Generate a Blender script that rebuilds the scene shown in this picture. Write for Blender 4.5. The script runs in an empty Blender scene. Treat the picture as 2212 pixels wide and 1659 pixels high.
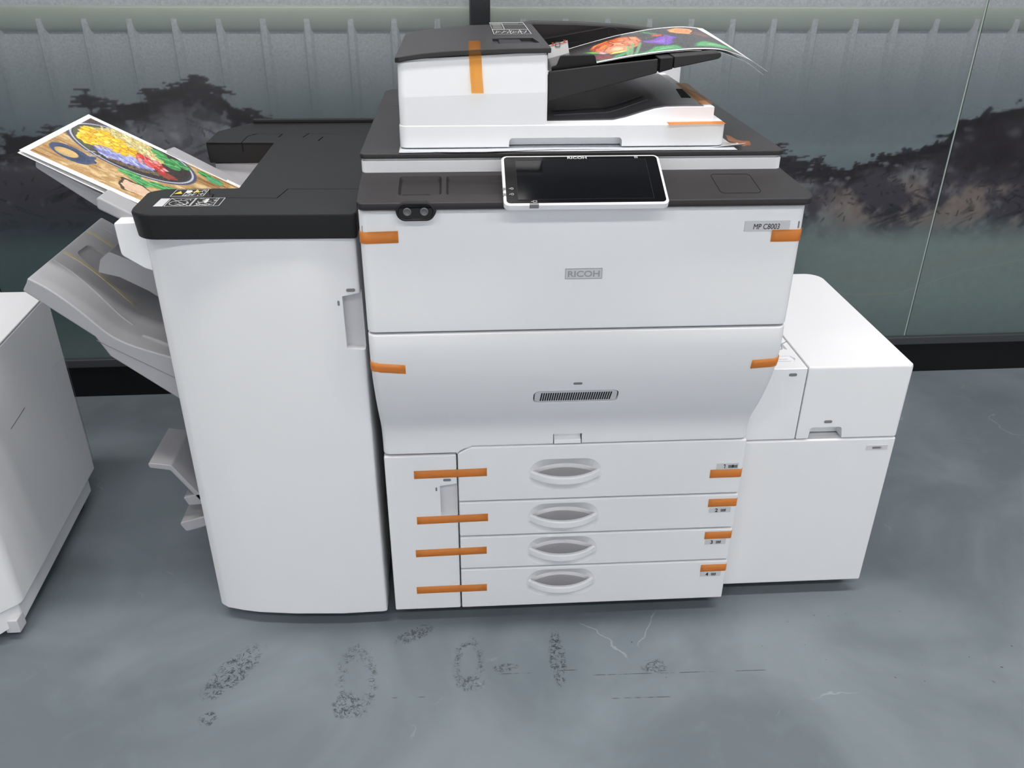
import bpy, bmesh, math, random
import numpy as np
from mathutils import Vector, Matrix
random.seed(4)
SC = bpy.context.scene
COL = SC.collection

# ------------------------------------------------------------------ camera
def make_camera():
    p, y, r = [math.radians(a) for a in (28.3556, 3.7478, 0.3769)]
    fw = Vector((math.sin(y)*math.cos(p), math.cos(y)*math.cos(p), -math.sin(p)))
    rt = Vector((math.cos(y), -math.sin(y), 0)); up = rt.cross(fw)
    rt2 = rt*math.cos(r) + up*math.sin(r); up2 = rt2.cross(fw)
    cam = bpy.data.cameras.new('camera'); o = bpy.data.objects.new('camera', cam); COL.objects.link(o)
    m = Matrix((rt2, up2, -fw)).transposed().to_4x4(); m.translation = (0.1659, -1.4503, 1.3921)
    o.matrix_world = m
    cam.sensor_width = 36; cam.lens = 36*1824.29/2212; cam.clip_start = .02; cam.clip_end = 60
    SC.camera = o
make_camera()

# ------------------------------------------------------------------ world, view, lamps
w = bpy.data.worlds.new('world'); SC.world = w; w.use_nodes = True
w.node_tree.nodes['Background'].inputs[0].default_value = (.92, .95, 1, 1)
w.node_tree.nodes['Background'].inputs[1].default_value = .25
SC.view_settings.view_transform = 'Standard'; SC.view_settings.look = 'None'
SC.view_settings.exposure = -0.12; SC.view_settings.gamma = 1; SC.view_settings.use_curve_mapping = False
# ceiling lamps: (x, y, size x, size y, watts)
LAMPS = [(-1.15, -.34, 1.6, .22, 46), (.55, -.33, 1.6, .22, 48), (2.25, -.34, 1.6, .22, 46),
         (-1.6, -2.9, 1.2, .3, 40), (.6, -2.9, 1.2, .3, 44), (2.8, -2.9, 1.2, .3, 40), (-.30, .90, 1.6, .6, 8)]
CEIL = 3.7
# unseen fill lamps added behind the camera, bounced off the far wall
FILL = [(-2.4, 22), (-.6, 34), (1.2, 38), (3.2, 30)]
for x, pw in FILL:
    L = bpy.data.lights.new('added_fill_lamp', 'AREA'); L.shape = 'RECTANGLE'; L.size = 1.3; L.size_y = .12; L.energy = pw; L.color = (1, .972, .93)
    o = bpy.data.objects.new('added_fill_lamp', L); COL.objects.link(o); o.location = (x, -3.40, 1.38)
    o.rotation_euler = (math.radians(-52), 0, 0)
for i, (x, y, sx, sy, pw) in enumerate(LAMPS):
    L = bpy.data.lights.new('ceiling_lamp', 'AREA'); L.shape = 'RECTANGLE'; L.size = sx; L.size_y = sy
    L.energy = pw; L.color = (1, .972, .93)
    o = bpy.data.objects.new('ceiling_lamp', L); COL.objects.link(o); o.location = (x, y, CEIL-.05)

# ------------------------------------------------------------------ materials
def lin(c):
    c = np.asarray(c, float)/255.
    return np.where(c <= .04045, c/12.92, ((c+.055)/1.055)**2.4)
def mat(name, col, rough=.5, spec=.5, metal=0., bump=0., bscale=400., vary=0., coat=0., attr=None):
    m = bpy.data.materials.new(name); m.use_nodes = True; nt = m.node_tree; b = nt.nodes['Principled BSDF']
    c = tuple(lin(col)) + (1,)
    b.inputs['Base Color'].default_value = c; b.inputs['Roughness'].default_value = rough
    b.inputs['Specular IOR Level'].default_value = spec; b.inputs['Metallic'].default_value = metal
    b.inputs['Coat Weight'].default_value = coat
    tc = nt.nodes.new('ShaderNodeTexCoord'); nz = nt.nodes.new('ShaderNodeTexNoise'); nz.inputs['Scale'].default_value = bscale
    nz.inputs['Detail'].default_value = 3
    nt.links.new(tc.outputs['Object'], nz.inputs['Vector'])
    mr = nt.nodes.new('ShaderNodeMapRange'); mr.inputs['To Min'].default_value = max(rough-.04, 0); mr.inputs['To Max'].default_value = rough+.04
    nt.links.new(nz.outputs['Fac'], mr.inputs['Value']); nt.links.new(mr.outputs[0], b.inputs['Roughness'])
    if bump:
        bp = nt.nodes.new('ShaderNodeBump'); bp.inputs['Strength'].default_value = bump; bp.inputs['Distance'].default_value = .0006
        nt.links.new(nz.outputs['Fac'], bp.inputs['Height']); nt.links.new(bp.outputs[0], b.inputs['Normal'])
    if attr:
        a = nt.nodes.new('ShaderNodeVertexColor'); a.layer_name = attr
        nt.links.new(a.outputs['Color'], b.inputs['Base Color'])
    return m
WHITE = mat('white_plastic', (226, 227, 231), .42, .4, bump=.12, bscale=900)
WHITE2 = mat('white_plastic_smooth', (228, 229, 233), .36, .4)
OFFW = mat('light_grey_plastic', (200, 200, 205), .45, .4, bump=.1, bscale=900)
TRAY = mat('tray_grey_plastic', (160, 160, 165), .48, .4, bump=.12, bscale=900)
DARK = mat('charcoal_plastic', (44, 42, 44), .42, .32, bump=.3, bscale=1100)
DARKB = mat('charcoal_plastic_plain', (34, 34, 36), .46, .22)
DARKT = mat('charcoal_tray_plastic', (36, 34, 36), .42, .3, bump=.3, bscale=1100)
BLACK = mat('black_plastic', (20, 20, 22), .4, .2)
VBLACK = mat('black_gap', (8, 8, 9), .7, .2)
GLASSB = mat('black_screen_glass', (14, 15, 18), .07, .6)
BEZEL = mat('black_bezel_glass', (12, 12, 15), .15, .4)
MARK = mat('grey_indicator', (120, 120, 124), .4)
INK = mat('black_print', (18, 18, 20), .5)
SILVER = mat('silver_lettering', (150, 151, 156), .35, .5)
LGREY = mat('pale_label', (196, 197, 202), .35, .5)
WPRINT = mat('white_print', (205, 205, 205), .5)
YPRINT = mat('yellow_print', (205, 180, 60), .5)
RUBBER = mat('dark_rubber', (30, 30, 31), .6)
EXIT = mat('exit_tray_grey', (92, 91, 95), .3, .5)
def foam_mat():
    m = mat('foam_sheet', (184, 188, 194), .5, .4, bump=1.0, bscale=260)
    return m
FOAM = foam_mat()
def tape_mat(name, k, col=(232, 128, 42), fc=(1, .82, .54, 1)):
    m = mat(name, col, .3, .5, bump=.25, bscale=120); nt = m.node_tree
    out = nt.nodes['Material Output']; b = nt.nodes['Principled BSDF']
    tr = nt.nodes.new('ShaderNodeBsdfTransparent'); tr.inputs[0].default_value = fc
    mx = nt.nodes.new('ShaderNodeMixShader'); mx.inputs[0].default_value = k
    nt.links.new(tr.outputs[0], mx.inputs[1]); nt.links.new(b.outputs[0], mx.inputs[2]); nt.links.new(mx.outputs[0], out.inputs[0])
    return m
TAPE = tape_mat('orange_tape_film', .46, (236, 150, 76))
TAPE2 = tape_mat('orange_tape_film_thin', .13, (238, 158, 84), (1, .84, .57, 1))
TAPE3 = tape_mat('brown_tape_film', .22, (196, 138, 110), (1, .86, .70, 1))

# ------------------------------------------------------------------ builders
ORG = {}
def mk(name, V, F, m, parent=None, bev=0, seg=3, smooth=True, ang=40, origin=None, bang=30, wn=True):
    V = np.asarray(V, float)
    me = bpy.data.meshes.new(name)
    if origin is None:
        lo, hi = V.min(0), V.max(0); origin = Vector(((lo[0]+hi[0])/2, (lo[1]+hi[1])/2, lo[2]))
    origin = Vector(origin)
    me.from_pydata([tuple(v) for v in (V-np.array(origin))], [], F); me.validate()
    bm = bmesh.new(); bm.from_mesh(me); bmesh.ops.recalc_face_normals(bm, faces=bm.faces[:])
    if bev:
        es = [e for e in bm.edges if len(e.link_faces) == 2 and e.calc_face_angle(0) > math.radians(bang)]
        bmesh.ops.bevel(bm, geom=es, offset=bev, segments=seg, profile=.5, affect='EDGES', clamp_overlap=True)
    bm.to_mesh(me); bm.free()
    if smooth:
        for p in me.polygons: p.use_smooth = True
        me.set_sharp_from_angle(angle=math.radians(ang))
    me.materials.append(m)
    o = bpy.data.objects.new(name, me); COL.objects.link(o); ORG[o.name] = origin
    if parent is not None:
        o.parent = parent; o.location = origin - ORG[parent.name]
    else: o.location = origin
    if smooth and wn:
        md = o.modifiers.new('wn', 'WEIGHTED_NORMAL'); md.keep_sharp = True
    return o
def boxvf(x0, x1, y0, y1, z0, z1, n=0):
    V = [(x, y, z) for z in (z0, z1) for y in (y0, y1) for x in (x0, x1)]
    F = [(0, 2, 3, 1), (4, 5, 7, 6), (0, 1, 5, 4), (2, 6, 7, 3), (0, 4, 6, 2), (1, 3, 7, 5)]
    return V, [tuple(i+n for i in f) for f in F]
def box(name, b, m, parent=None, bev=0, **k):
    V, F = boxvf(*b); return mk(name, V, F, m, parent, bev, **k)
def boxes(name, bs, m, parent=None, bev=0, **k):
    V = []; F = []
    for b in bs:
        v, f = boxvf(*b, n=len(V)); V += v; F += f
    return mk(name, V, F, m, parent, bev, **k)
def rpoly(P, R, n=6):
    """round the corners of polygon P; R is one radius or a list"""
    out = []; N = len(P)
    if not isinstance(R, (list, tuple)): R = [R]*N
    for i in range(N):
        p = Vector(P[i]); a = Vector(P[i-1]); b = Vector(P[(i+1) % N]); r = R[i]
        if r <= 0: out.append(tuple(p)); continue
        u = (a-p).normalized(); v = (b-p).normalized(); c = max(-1, min(1, u.dot(v))); th = math.acos(c)
        if th > 3.10: out.append(tuple(p)); continue
        t = min(r/math.tan(th/2), (a-p).length*.49, (b-p).length*.49)
        rr = t*math.tan(th/2); bis = (u+v).normalized(); cen = p + bis*(rr/math.sin(th/2))
        s = p+u*t-cen; e = p+v*t-cen
        a0 = math.atan2(s.y, s.x); a1 = math.atan2(e.y, e.x); da = a1-a0
        while da > math.pi: da -= 2*math.pi
        while da < -math.pi: da += 2*math.pi
        for k in range(n+1):
            an = a0+da*k/n; out.append((cen.x+rr*math.cos(an), cen.y+rr*math.sin(an)))
    return out
def prismvf(P, ax, a0, a1, n=0):
    def pt(p, a):
        return {'X': (a, p[0], p[1]), 'Y': (p[0], a, p[1]), 'Z': (p[0], p[1], a)}[ax]
    N = len(P); V = [pt(p, a0) for p in P] + [pt(p, a1) for p in P]
    F = [tuple(range(n, n+N))[::-1], tuple(range(n+N, n+2*N))] + [(n+i, n+(i+1) % N, n+N+(i+1) % N, n+N+i) for i in range(N)]
    return V, F
def prism(name, P, ax, a0, a1, m, parent=None, bev=0, **k):
    V, F = prismvf(P, ax, a0, a1); return mk(name, V, F, m, parent, bev, **k)
def loft(name, rings, m, parent=None, bev=0, caps=True, closed=True, **k):
    N = len(rings[0]); V = [p for r in rings for p in r]; F = []
    for j in range(len(rings)-1):
        for i in range(N if closed else N-1):
            a = j*N+i; b = j*N+(i+1) % N; F.append((a, b, b+N, a+N))
    if caps: F.append(tuple(range(N))[::-1]); F.append(tuple(range((len(rings)-1)*N, len(rings)*N)))
    return mk(name, V, F, m, parent, bev, **k)
def bake(o, mods=None):
    dg = bpy.context.evaluated_depsgraph_get()
    me = bpy.data.meshes.new_from_object(o.evaluated_get(dg), depsgraph=dg)
    old = o.data; o.modifiers.clear(); o.data = me; bpy.data.meshes.remove(old)
def cut(o, cutters):
    """subtract cutter objects from o, for good"""
    wn = [m for m in o.modifiers if m.type == 'WEIGHTED_NORMAL']
    for m in wn: o.modifiers.remove(m)
    for c in cutters:
        for m in list(c.modifiers): c.modifiers.remove(m)
        md = o.modifiers.new('b', 'BOOLEAN'); md.operation = 'DIFFERENCE'; md.solver = 'EXACT'; md.object = c
    bpy.context.view_layer.update()
    bake(o)
    for c in cutters:
        me = c.data; ORG.pop(c.name, None); bpy.data.objects.remove(c); bpy.data.meshes.remove(me)
    me = o.data
    for p in me.polygons: p.use_smooth = True
    me.set_sharp_from_angle(angle=math.radians(40))
    md = o.modifiers.new('wn', 'WEIGHTED_NORMAL'); md.keep_sharp = True
def thing(name, loc, label, cat, group=None):
    o = bpy.data.objects.new(name, None); COL.objects.link(o); o.location = loc; o.empty_display_size = .1
    ORG[o.name] = Vector(loc); return tag(o, label, cat, group)
def tag(o, label=None, cat=None, group=None, kind=None):
    if label: o['label'] = label
    if cat: o['category'] = cat
    if group: o['group'] = group
    if kind: o['kind'] = kind
    return o
def lab(o, s): o['label'] = s; return o
def struct(o): o['kind'] = 'structure'; return o
def stadium(cx, cz, hw, hh, y, n=10, r=None):
    r = min(hw, hh) if r is None else r
    P = rpoly([(cx-hw, cz-hh), (cx+hw, cz-hh), (cx+hw, cz+hh), (cx-hw, cz+hh)], r*.999, n)
    return [(p[0], y, p[1]) for p in P]
def text(name, s, org, xd, yd, size, m, parent, off=0., xs=1., shear=0., center=False, th=.0004, font_off=0.0):
    cu = bpy.data.curves.new('t', 'FONT'); cu.body = s; cu.size = 1; cu.shear = shear; cu.offset = font_off
    cu.resolution_u = 4
    if center: cu.align_x = 'CENTER'
    t = bpy.data.objects.new('t', cu); COL.objects.link(t); bpy.context.view_layer.update()
    dg = bpy.context.evaluated_depsgraph_get(); me = bpy.data.meshes.new_from_object(t.evaluated_get(dg))
    xd = Vector(xd).normalized(); yd = Vector(yd).normalized(); nn = xd.cross(yd)
    V = [Vector(org)+xd*(v.co.x*size*xs)+yd*(v.co.y*size) for v in me.vertices]
    F = [tuple(p.vertices) for p in me.polygons]
    N = len(V); V2 = [v+nn*(off+th) for v in V] + [v+nn*off for v in V]
    # side walls round the outline
    bm = bmesh.new(); bm.from_mesh(me); E = [(e.verts[0].index, e.verts[1].index) for e in bm.edges if e.is_boundary]; bm.free()
    F2 = list(F) + [(a, b, b+N, a+N) for a, b in E]
    bpy.data.objects.remove(t); bpy.data.curves.remove(cu); bpy.data.meshes.remove(me)
    return mk(name, V2, F2, m, parent, smooth=False)
def strokes(name, segs, wd, org, xd, yd, m, parent, off=.0003, th=.0002):
    """thin flat lines; segs in local 2D of the plane"""
    xd = Vector(xd).normalized(); yd = Vector(yd).normalized(); nn = xd.cross(yd); V = []; F = []
    for (a, b) in segs:
        a = Vector(a); b = Vector(b); d = (b-a)
        if d.length < 1e-6: continue
        d.normalize(); q = Vector((-d.y, d.x))*wd/2
        c = [a-q, b-q, b+q, a+q]; n = len(V)
        for h in (off, off+th): V += [Vector(org)+xd*p.x+yd*p.y+nn*h for p in c]
        F += [(n, n+1, n+2, n+3), (n+4, n+5, n+6, n+7), (n, n+1, n+5, n+4), (n+1, n+2, n+6, n+5), (n+2, n+3, n+7, n+6), (n+3, n, n+4, n+7)]
    return mk(name, V, F, m, parent, smooth=False)
def polyline(P, closed=False):
    return [(P[i], P[i+1]) for i in range(len(P)-1)] + ([(P[-1], P[0])] if closed else [])
def rect(x0, y0, x1, y1): return polyline([(x0, y0), (x1, y0), (x1, y1), (x0, y1)], True)
def groove(o, pts, z, wd=.0012, dp=.003):
    cs = []
    for (a, b) in polyline(pts):
        a = Vector(a); b = Vector(b); d = (b-a).normalized(); q = Vector((-d.y, d.x))*wd/2; e = d*wd*.4
        P = [a-q-e, b-q+e, b+q+e, a+q-e]
        cs.append(prism('cutter', [tuple(p) for p in P], 'Z', z-dp, z+.01, m=VBLACK))
    cut(o, cs)
def panel(name, rows, x0, x1, r, yb, m, parent, bev=.003, dz=None, xs=(), fy=None, n=6):
    """moulded front: rows (z, y of the front face); corners of radius r; back at yb"""
    base = [(x0, None)] + [(x0+r*(1-math.cos(a)), r*(1-math.sin(a))) for a in np.linspace(0, math.pi/2, n)]
    mid = [(x, 0.) for x in sorted(xs)]
    right = [(x1-(p[0]-x0), p[1]) for p in base[::-1]]
    prof = base + mid + right
    rings = []
    for (z, y) in rows:
        rings.append([(x, yb if d is None else y+d+(fy(x) if fy else 0), z+(dz(x, z) if dz else 0)) for (x, d) in prof])
    return loft(name, rings, m, parent, bev, bang=50)

# value noise on numpy arrays
def vnoise(X, Y, seed=0):
    rs = np.random.RandomState(seed); T = rs.rand(256, 256)
    xi = np.floor(X).astype(int); yi = np.floor(Y).astype(int); fx = X-xi; fy = Y-yi
    fx = fx*fx*(3-2*fx); fy = fy*fy*(3-2*fy); g = lambda a, b: T[a % 256, b % 256]
    return (g(xi, yi)*(1-fx)+g(xi+1, yi)*fx)*(1-fy)+(g(xi, yi+1)*(1-fx)+g(xi+1, yi+1)*fx)*fy
def fbm(X, Y, s, oct=4, seed=0):
    o = np.zeros_like(X); a = 1; t = 0
    for k in range(oct):
        o += a*vnoise(X*s, Y*s, seed+k); t += a; a *= .55; s *= 2.03
    return o/t
def sst(e0, e1, x):
    t = np.clip((x-e0)/(e1-e0), 0, 1); return t*t*(3-2*t)
def mixc(C, col, k):
    return C*(1-k[..., None]) + np.asarray(col, float)*k[..., None]
def inpoly(X, Y, P):
    r = np.zeros(X.shape, bool); n = len(P)
    for i in range(n):
        x0, y0 = P[i]; x1, y1 = P[(i+1) % n]
        if y0 == y1: continue
        c = ((Y >= y0) != (Y >= y1)) & (X < (x1-x0)*(Y-y0)/(y1-y0)+x0); r ^= c
    return r
def segd(X, Y, a, b):
    ax, ay = a; bx, by = b; L = (bx-ax)**2+(by-ay)**2+1e-12
    t = np.clip(((X-ax)*(bx-ax)+(Y-ay)*(by-ay))/L, 0, 1)
    return np.hypot(X-ax-t*(bx-ax), Y-ay-t*(by-ay)), t
def colour_grid(name, P, C, m, parent=None, thick=None, tn=None, alpha=None, **k):
    """P: (a,b,3) points, C: (a,b,3) colours 0-255 -> mesh with a colour attribute"""
    a, b = P.shape[:2]; V = P.reshape(-1, 3); CC = lin(C.reshape(-1, 3))
    A = np.ones(a*b) if alpha is None else alpha.reshape(-1)
    I = np.arange(a*b).reshape(a, b)
    F = np.stack([I[:-1, :-1], I[1:, :-1], I[1:, 1:], I[:-1, 1:]], -1).reshape(-1, 4)
    if thick:
        n = a*b; V = np.vstack([V, V+np.array(tn)*(-thick)]); CC = np.vstack([CC, np.tile(lin((238, 239, 242)), (n, 1)) if alpha is None else CC]); A = np.concatenate([A, A])
        F = np.vstack([F, F[:, ::-1]+n])
        rim = np.concatenate([I[0, :], I[1:, -1], I[-1, -2::-1], I[-2:0:-1, 0]])
        R = np.stack([rim, np.roll(rim, -1), np.roll(rim, -1)+n, rim+n], -1); F = np.vstack([F, R])
    me = bpy.data.meshes.new(name)
    org = np.array([(V[:, 0].min()+V[:, 0].max())/2, (V[:, 1].min()+V[:, 1].max())/2, V[:, 2].min()])
    me.from_pydata((V-org).tolist(), [], F.tolist())
    at = me.color_attributes.new('paint', 'FLOAT_COLOR', 'POINT')
    at.data.foreach_set('color', np.hstack([CC, A[:, None]]).astype(np.float32).ravel())
    for p in me.polygons: p.use_smooth = True
    me.set_sharp_from_angle(angle=math.radians(50))
    me.materials.append(m); o = bpy.data.objects.new(name, me); COL.objects.link(o); ORG[o.name] = Vector(org)
    o.location = org
    if parent is not None: o.parent = parent; o.location = Vector(org)-ORG[parent.name]
    return o

# ------------------------------------------------------------------ setting
WS = .0125                                    # the mural wall is turned a touch against the machines
def wy(x): return 1.127+WS*x
def floor_mat():
    m = mat('grey_epoxy_floor', (124, 131, 138), .22, .4); nt = m.node_tree; N = nt.nodes; Lk = nt.links; b = N['Principled BSDF']
    tc = N.new('ShaderNodeTexCoord')
    def noise(scale, detail=4, rough=.55, dist=0., vec=None, stretch=None):
        n = N.new('ShaderNodeTexNoise'); n.inputs['Scale'].default_value = scale; n.inputs['Detail'].default_value = detail
        n.inputs['Roughness'].default_value = rough; n.inputs['Distortion'].default_value = dist
        src = vec or tc.outputs['Object']
        if stretch:
            mp = N.new('ShaderNodeMapping'); mp.inputs['Scale'].default_value = stretch; Lk.new(src, mp.inputs['Vector']); src = mp.outputs[0]
        Lk.new(src, n.inputs['Vector']); return n.outputs['Fac']
    def math_(op, a, c=None, d=None):
        n = N.new('ShaderNodeMath'); n.operation = op
        for i, v in enumerate((a, c, d)):
            if v is None: continue
            if isinstance(v, (int, float)): n.inputs[i].default_value = v
            else: Lk.new(v, n.inputs[i])
        return n.outputs[0]
    def mr(v, a, c, t0=0., t1=1.):
        n = N.new('ShaderNodeMapRange'); n.interpolation_type = 'SMOOTHSTEP'
        n.inputs[1].default_value = a; n.inputs[2].default_value = c; n.inputs[3].default_value = t0; n.inputs[4].default_value = t1
        Lk.new(v, n.inputs[0]); return n.outputs[0]
    def mix(f, a, c):
        n = N.new('ShaderNodeMix'); n.data_type = 'RGBA'
        Lk.new(f, n.inputs[0])
        for i, v in ((6, a), (7, c)):
            if isinstance(v, tuple): n.inputs[i].default_value = tuple(lin(v))+(1,)
            else: Lk.new(v, n.inputs[i])
        return n.outputs[2]
    c = mix(mr(noise(1.7, 4, .5, 1.2), .35, .68), (99, 108, 115), (120, 129, 136))
    c = mix(mr(noise(5, 5, .6, 2.5), .5, .75, 0, .45), c, (111, 122, 124))
    # pale hair cracks and swirls
    v = N.new('ShaderNodeTexVoronoi'); v.feature = 'DISTANCE_TO_EDGE'; v.inputs['Scale'].default_value = 1.6
    nd = N.new('ShaderNodeTexNoise'); nd.inputs['Scale'].default_value = 2.2; nd.inputs['Detail'].default_value = 6; Lk.new(tc.outputs['Object'], nd.inputs['Vector'])
    vm = N.new('ShaderNodeVectorMath'); vm.operation = 'MULTIPLY_ADD'; Lk.new(nd.outputs['Color'], vm.inputs[0]); vm.inputs[1].default_value = (.7, .7, .7); Lk.new(tc.outputs['Object'], vm.inputs[2])
    Lk.new(vm.outputs[0], v.inputs['Vector'])
    crack = math_('MULTIPLY', mr(v.outputs['Distance'], .0, .006, 1., 0.), mr(noise(3.1, 3), .56, .62))
    c = mix(math_('MULTIPLY', crack, .3), c, (176, 186, 190))
    # scuffs rubbed into the paint: (x, y, radius x, radius y, turn)
    sep = N.new('ShaderNodeSeparateXYZ'); Lk.new(tc.outputs['Object'], sep.inputs[0]); X, Y = sep.outputs[0], sep.outputs[1]
    fine = noise(95, 5, .75, .6); ring = noise(60, 3, .6, .4)
    tot = None
    for (sx, sy, rx, ry, an, hollow) in [(-.336, -.128, .035, .085, -.55, 0), (-.072, -.165, .042, .10, .12, 1), (-.086, -.232, .03, .035, 0, 0), (.163, -.135, .033, .075, -.05, 1),
            (.355, -.128, .018, .085, -.03, 0), (.043, -.043, .05, .02, .5, 0), (-.358, -.25, .02, .018, 0, 0), (.165, -.19, .03, .02, 0, 0), (.56, -.165, .03, .02, .2, 0), (.24, -.15, .03, .012, .1, 0)]:
        dx = math_('SUBTRACT', X, sx); dy = math_('SUBTRACT', Y, sy); ca, sa = math.cos(an), math.sin(an)
        u = math_('DIVIDE', math_('ADD', math_('MULTIPLY', dx, ca), math_('MULTIPLY', dy, sa)), rx)
        q = math_('DIVIDE', math_('SUBTRACT', math_('MULTIPLY', dy, ca), math_('MULTIPLY', dx, sa)), ry)
        r = math_('SQRT', math_('ADD', math_('MULTIPLY', u, u), math_('MULTIPLY', q, q)))
        r = math_('ADD', r, math_('MULTIPLY', math_('SUBTRACT', ring, .5), .7))
        k = mr(r, .75, 1.1, 1., 0.)
        if hollow: k = math_('MULTIPLY', k, mr(r, .45, .85))
        tot = k if tot is None else math_('MAXIMUM', tot, k)
    line = mr(math_('ABSOLUTE', math_('SUBTRACT', noise(48, 4, .7, 1.5), .5)), .01, .06, 1., 0.)
    sc = math_('MULTIPLY', tot, math_('MAXIMUM', math_('MULTIPLY', line, mr(fine, .42, .52)), mr(fine, .63, .67)))
    # long drag scratches
    for (y0, x0, x1) in [(-.158, .34, .40), (-.173, .42, .80), (-.236, .45, .58), (-.218, .0, .08), (-.163, .2, .3)]:
        dy = math_('ABSOLUTE', math_('SUBTRACT', math_('ADD', Y, math_('MULTIPLY', X, .02)), y0))
        k = math_('MULTIPLY', mr(dy, .0, .0016, 1., 0.), math_('MULTIPLY', mr(X, x0, x0+.01), mr(X, x1-.01, x1, 1., 0.)))
        sc = math_('MAXIMUM', sc, math_('MULTIPLY', k, mr(noise(30, 2), .42, .55)))
    spots = math_('MULTIPLY', mr(noise(70, 1, .4), .77, .79), math_('MULTIPLY', mr(X, .4, .55), mr(math_('ABSOLUTE', math_('ADD', Y, .14)), .05, .15, 1., 0.)))
    sc = math_('MAXIMUM', sc, spots)
    c = mix(math_('MULTIPLY', sc, .9), c, (34, 42, 42))
    Lk.new(c, b.inputs['Base Color'])
    Lk.new(mr(noise(2.3, 4, .6, 1.), .3, .7, .28, .42), b.inputs['Roughness'])
    bp = N.new('ShaderNodeBump'); bp.inputs['Strength'].default_value = .12; bp.inputs['Distance'].default_value = .004
    Lk.new(noise(6, 4, .6), bp.inputs['Height']); Lk.new(bp.outputs[0], b.inputs['Normal'])
    return m
struct(box('floor', (-4.2, 5.2, -4.1, 1.7, -.05, 0), floor_mat(), smooth=False, origin=(0, 0, 0)))
# origin at the world origin keeps the scuff coordinates equal to world coordinates

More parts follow.
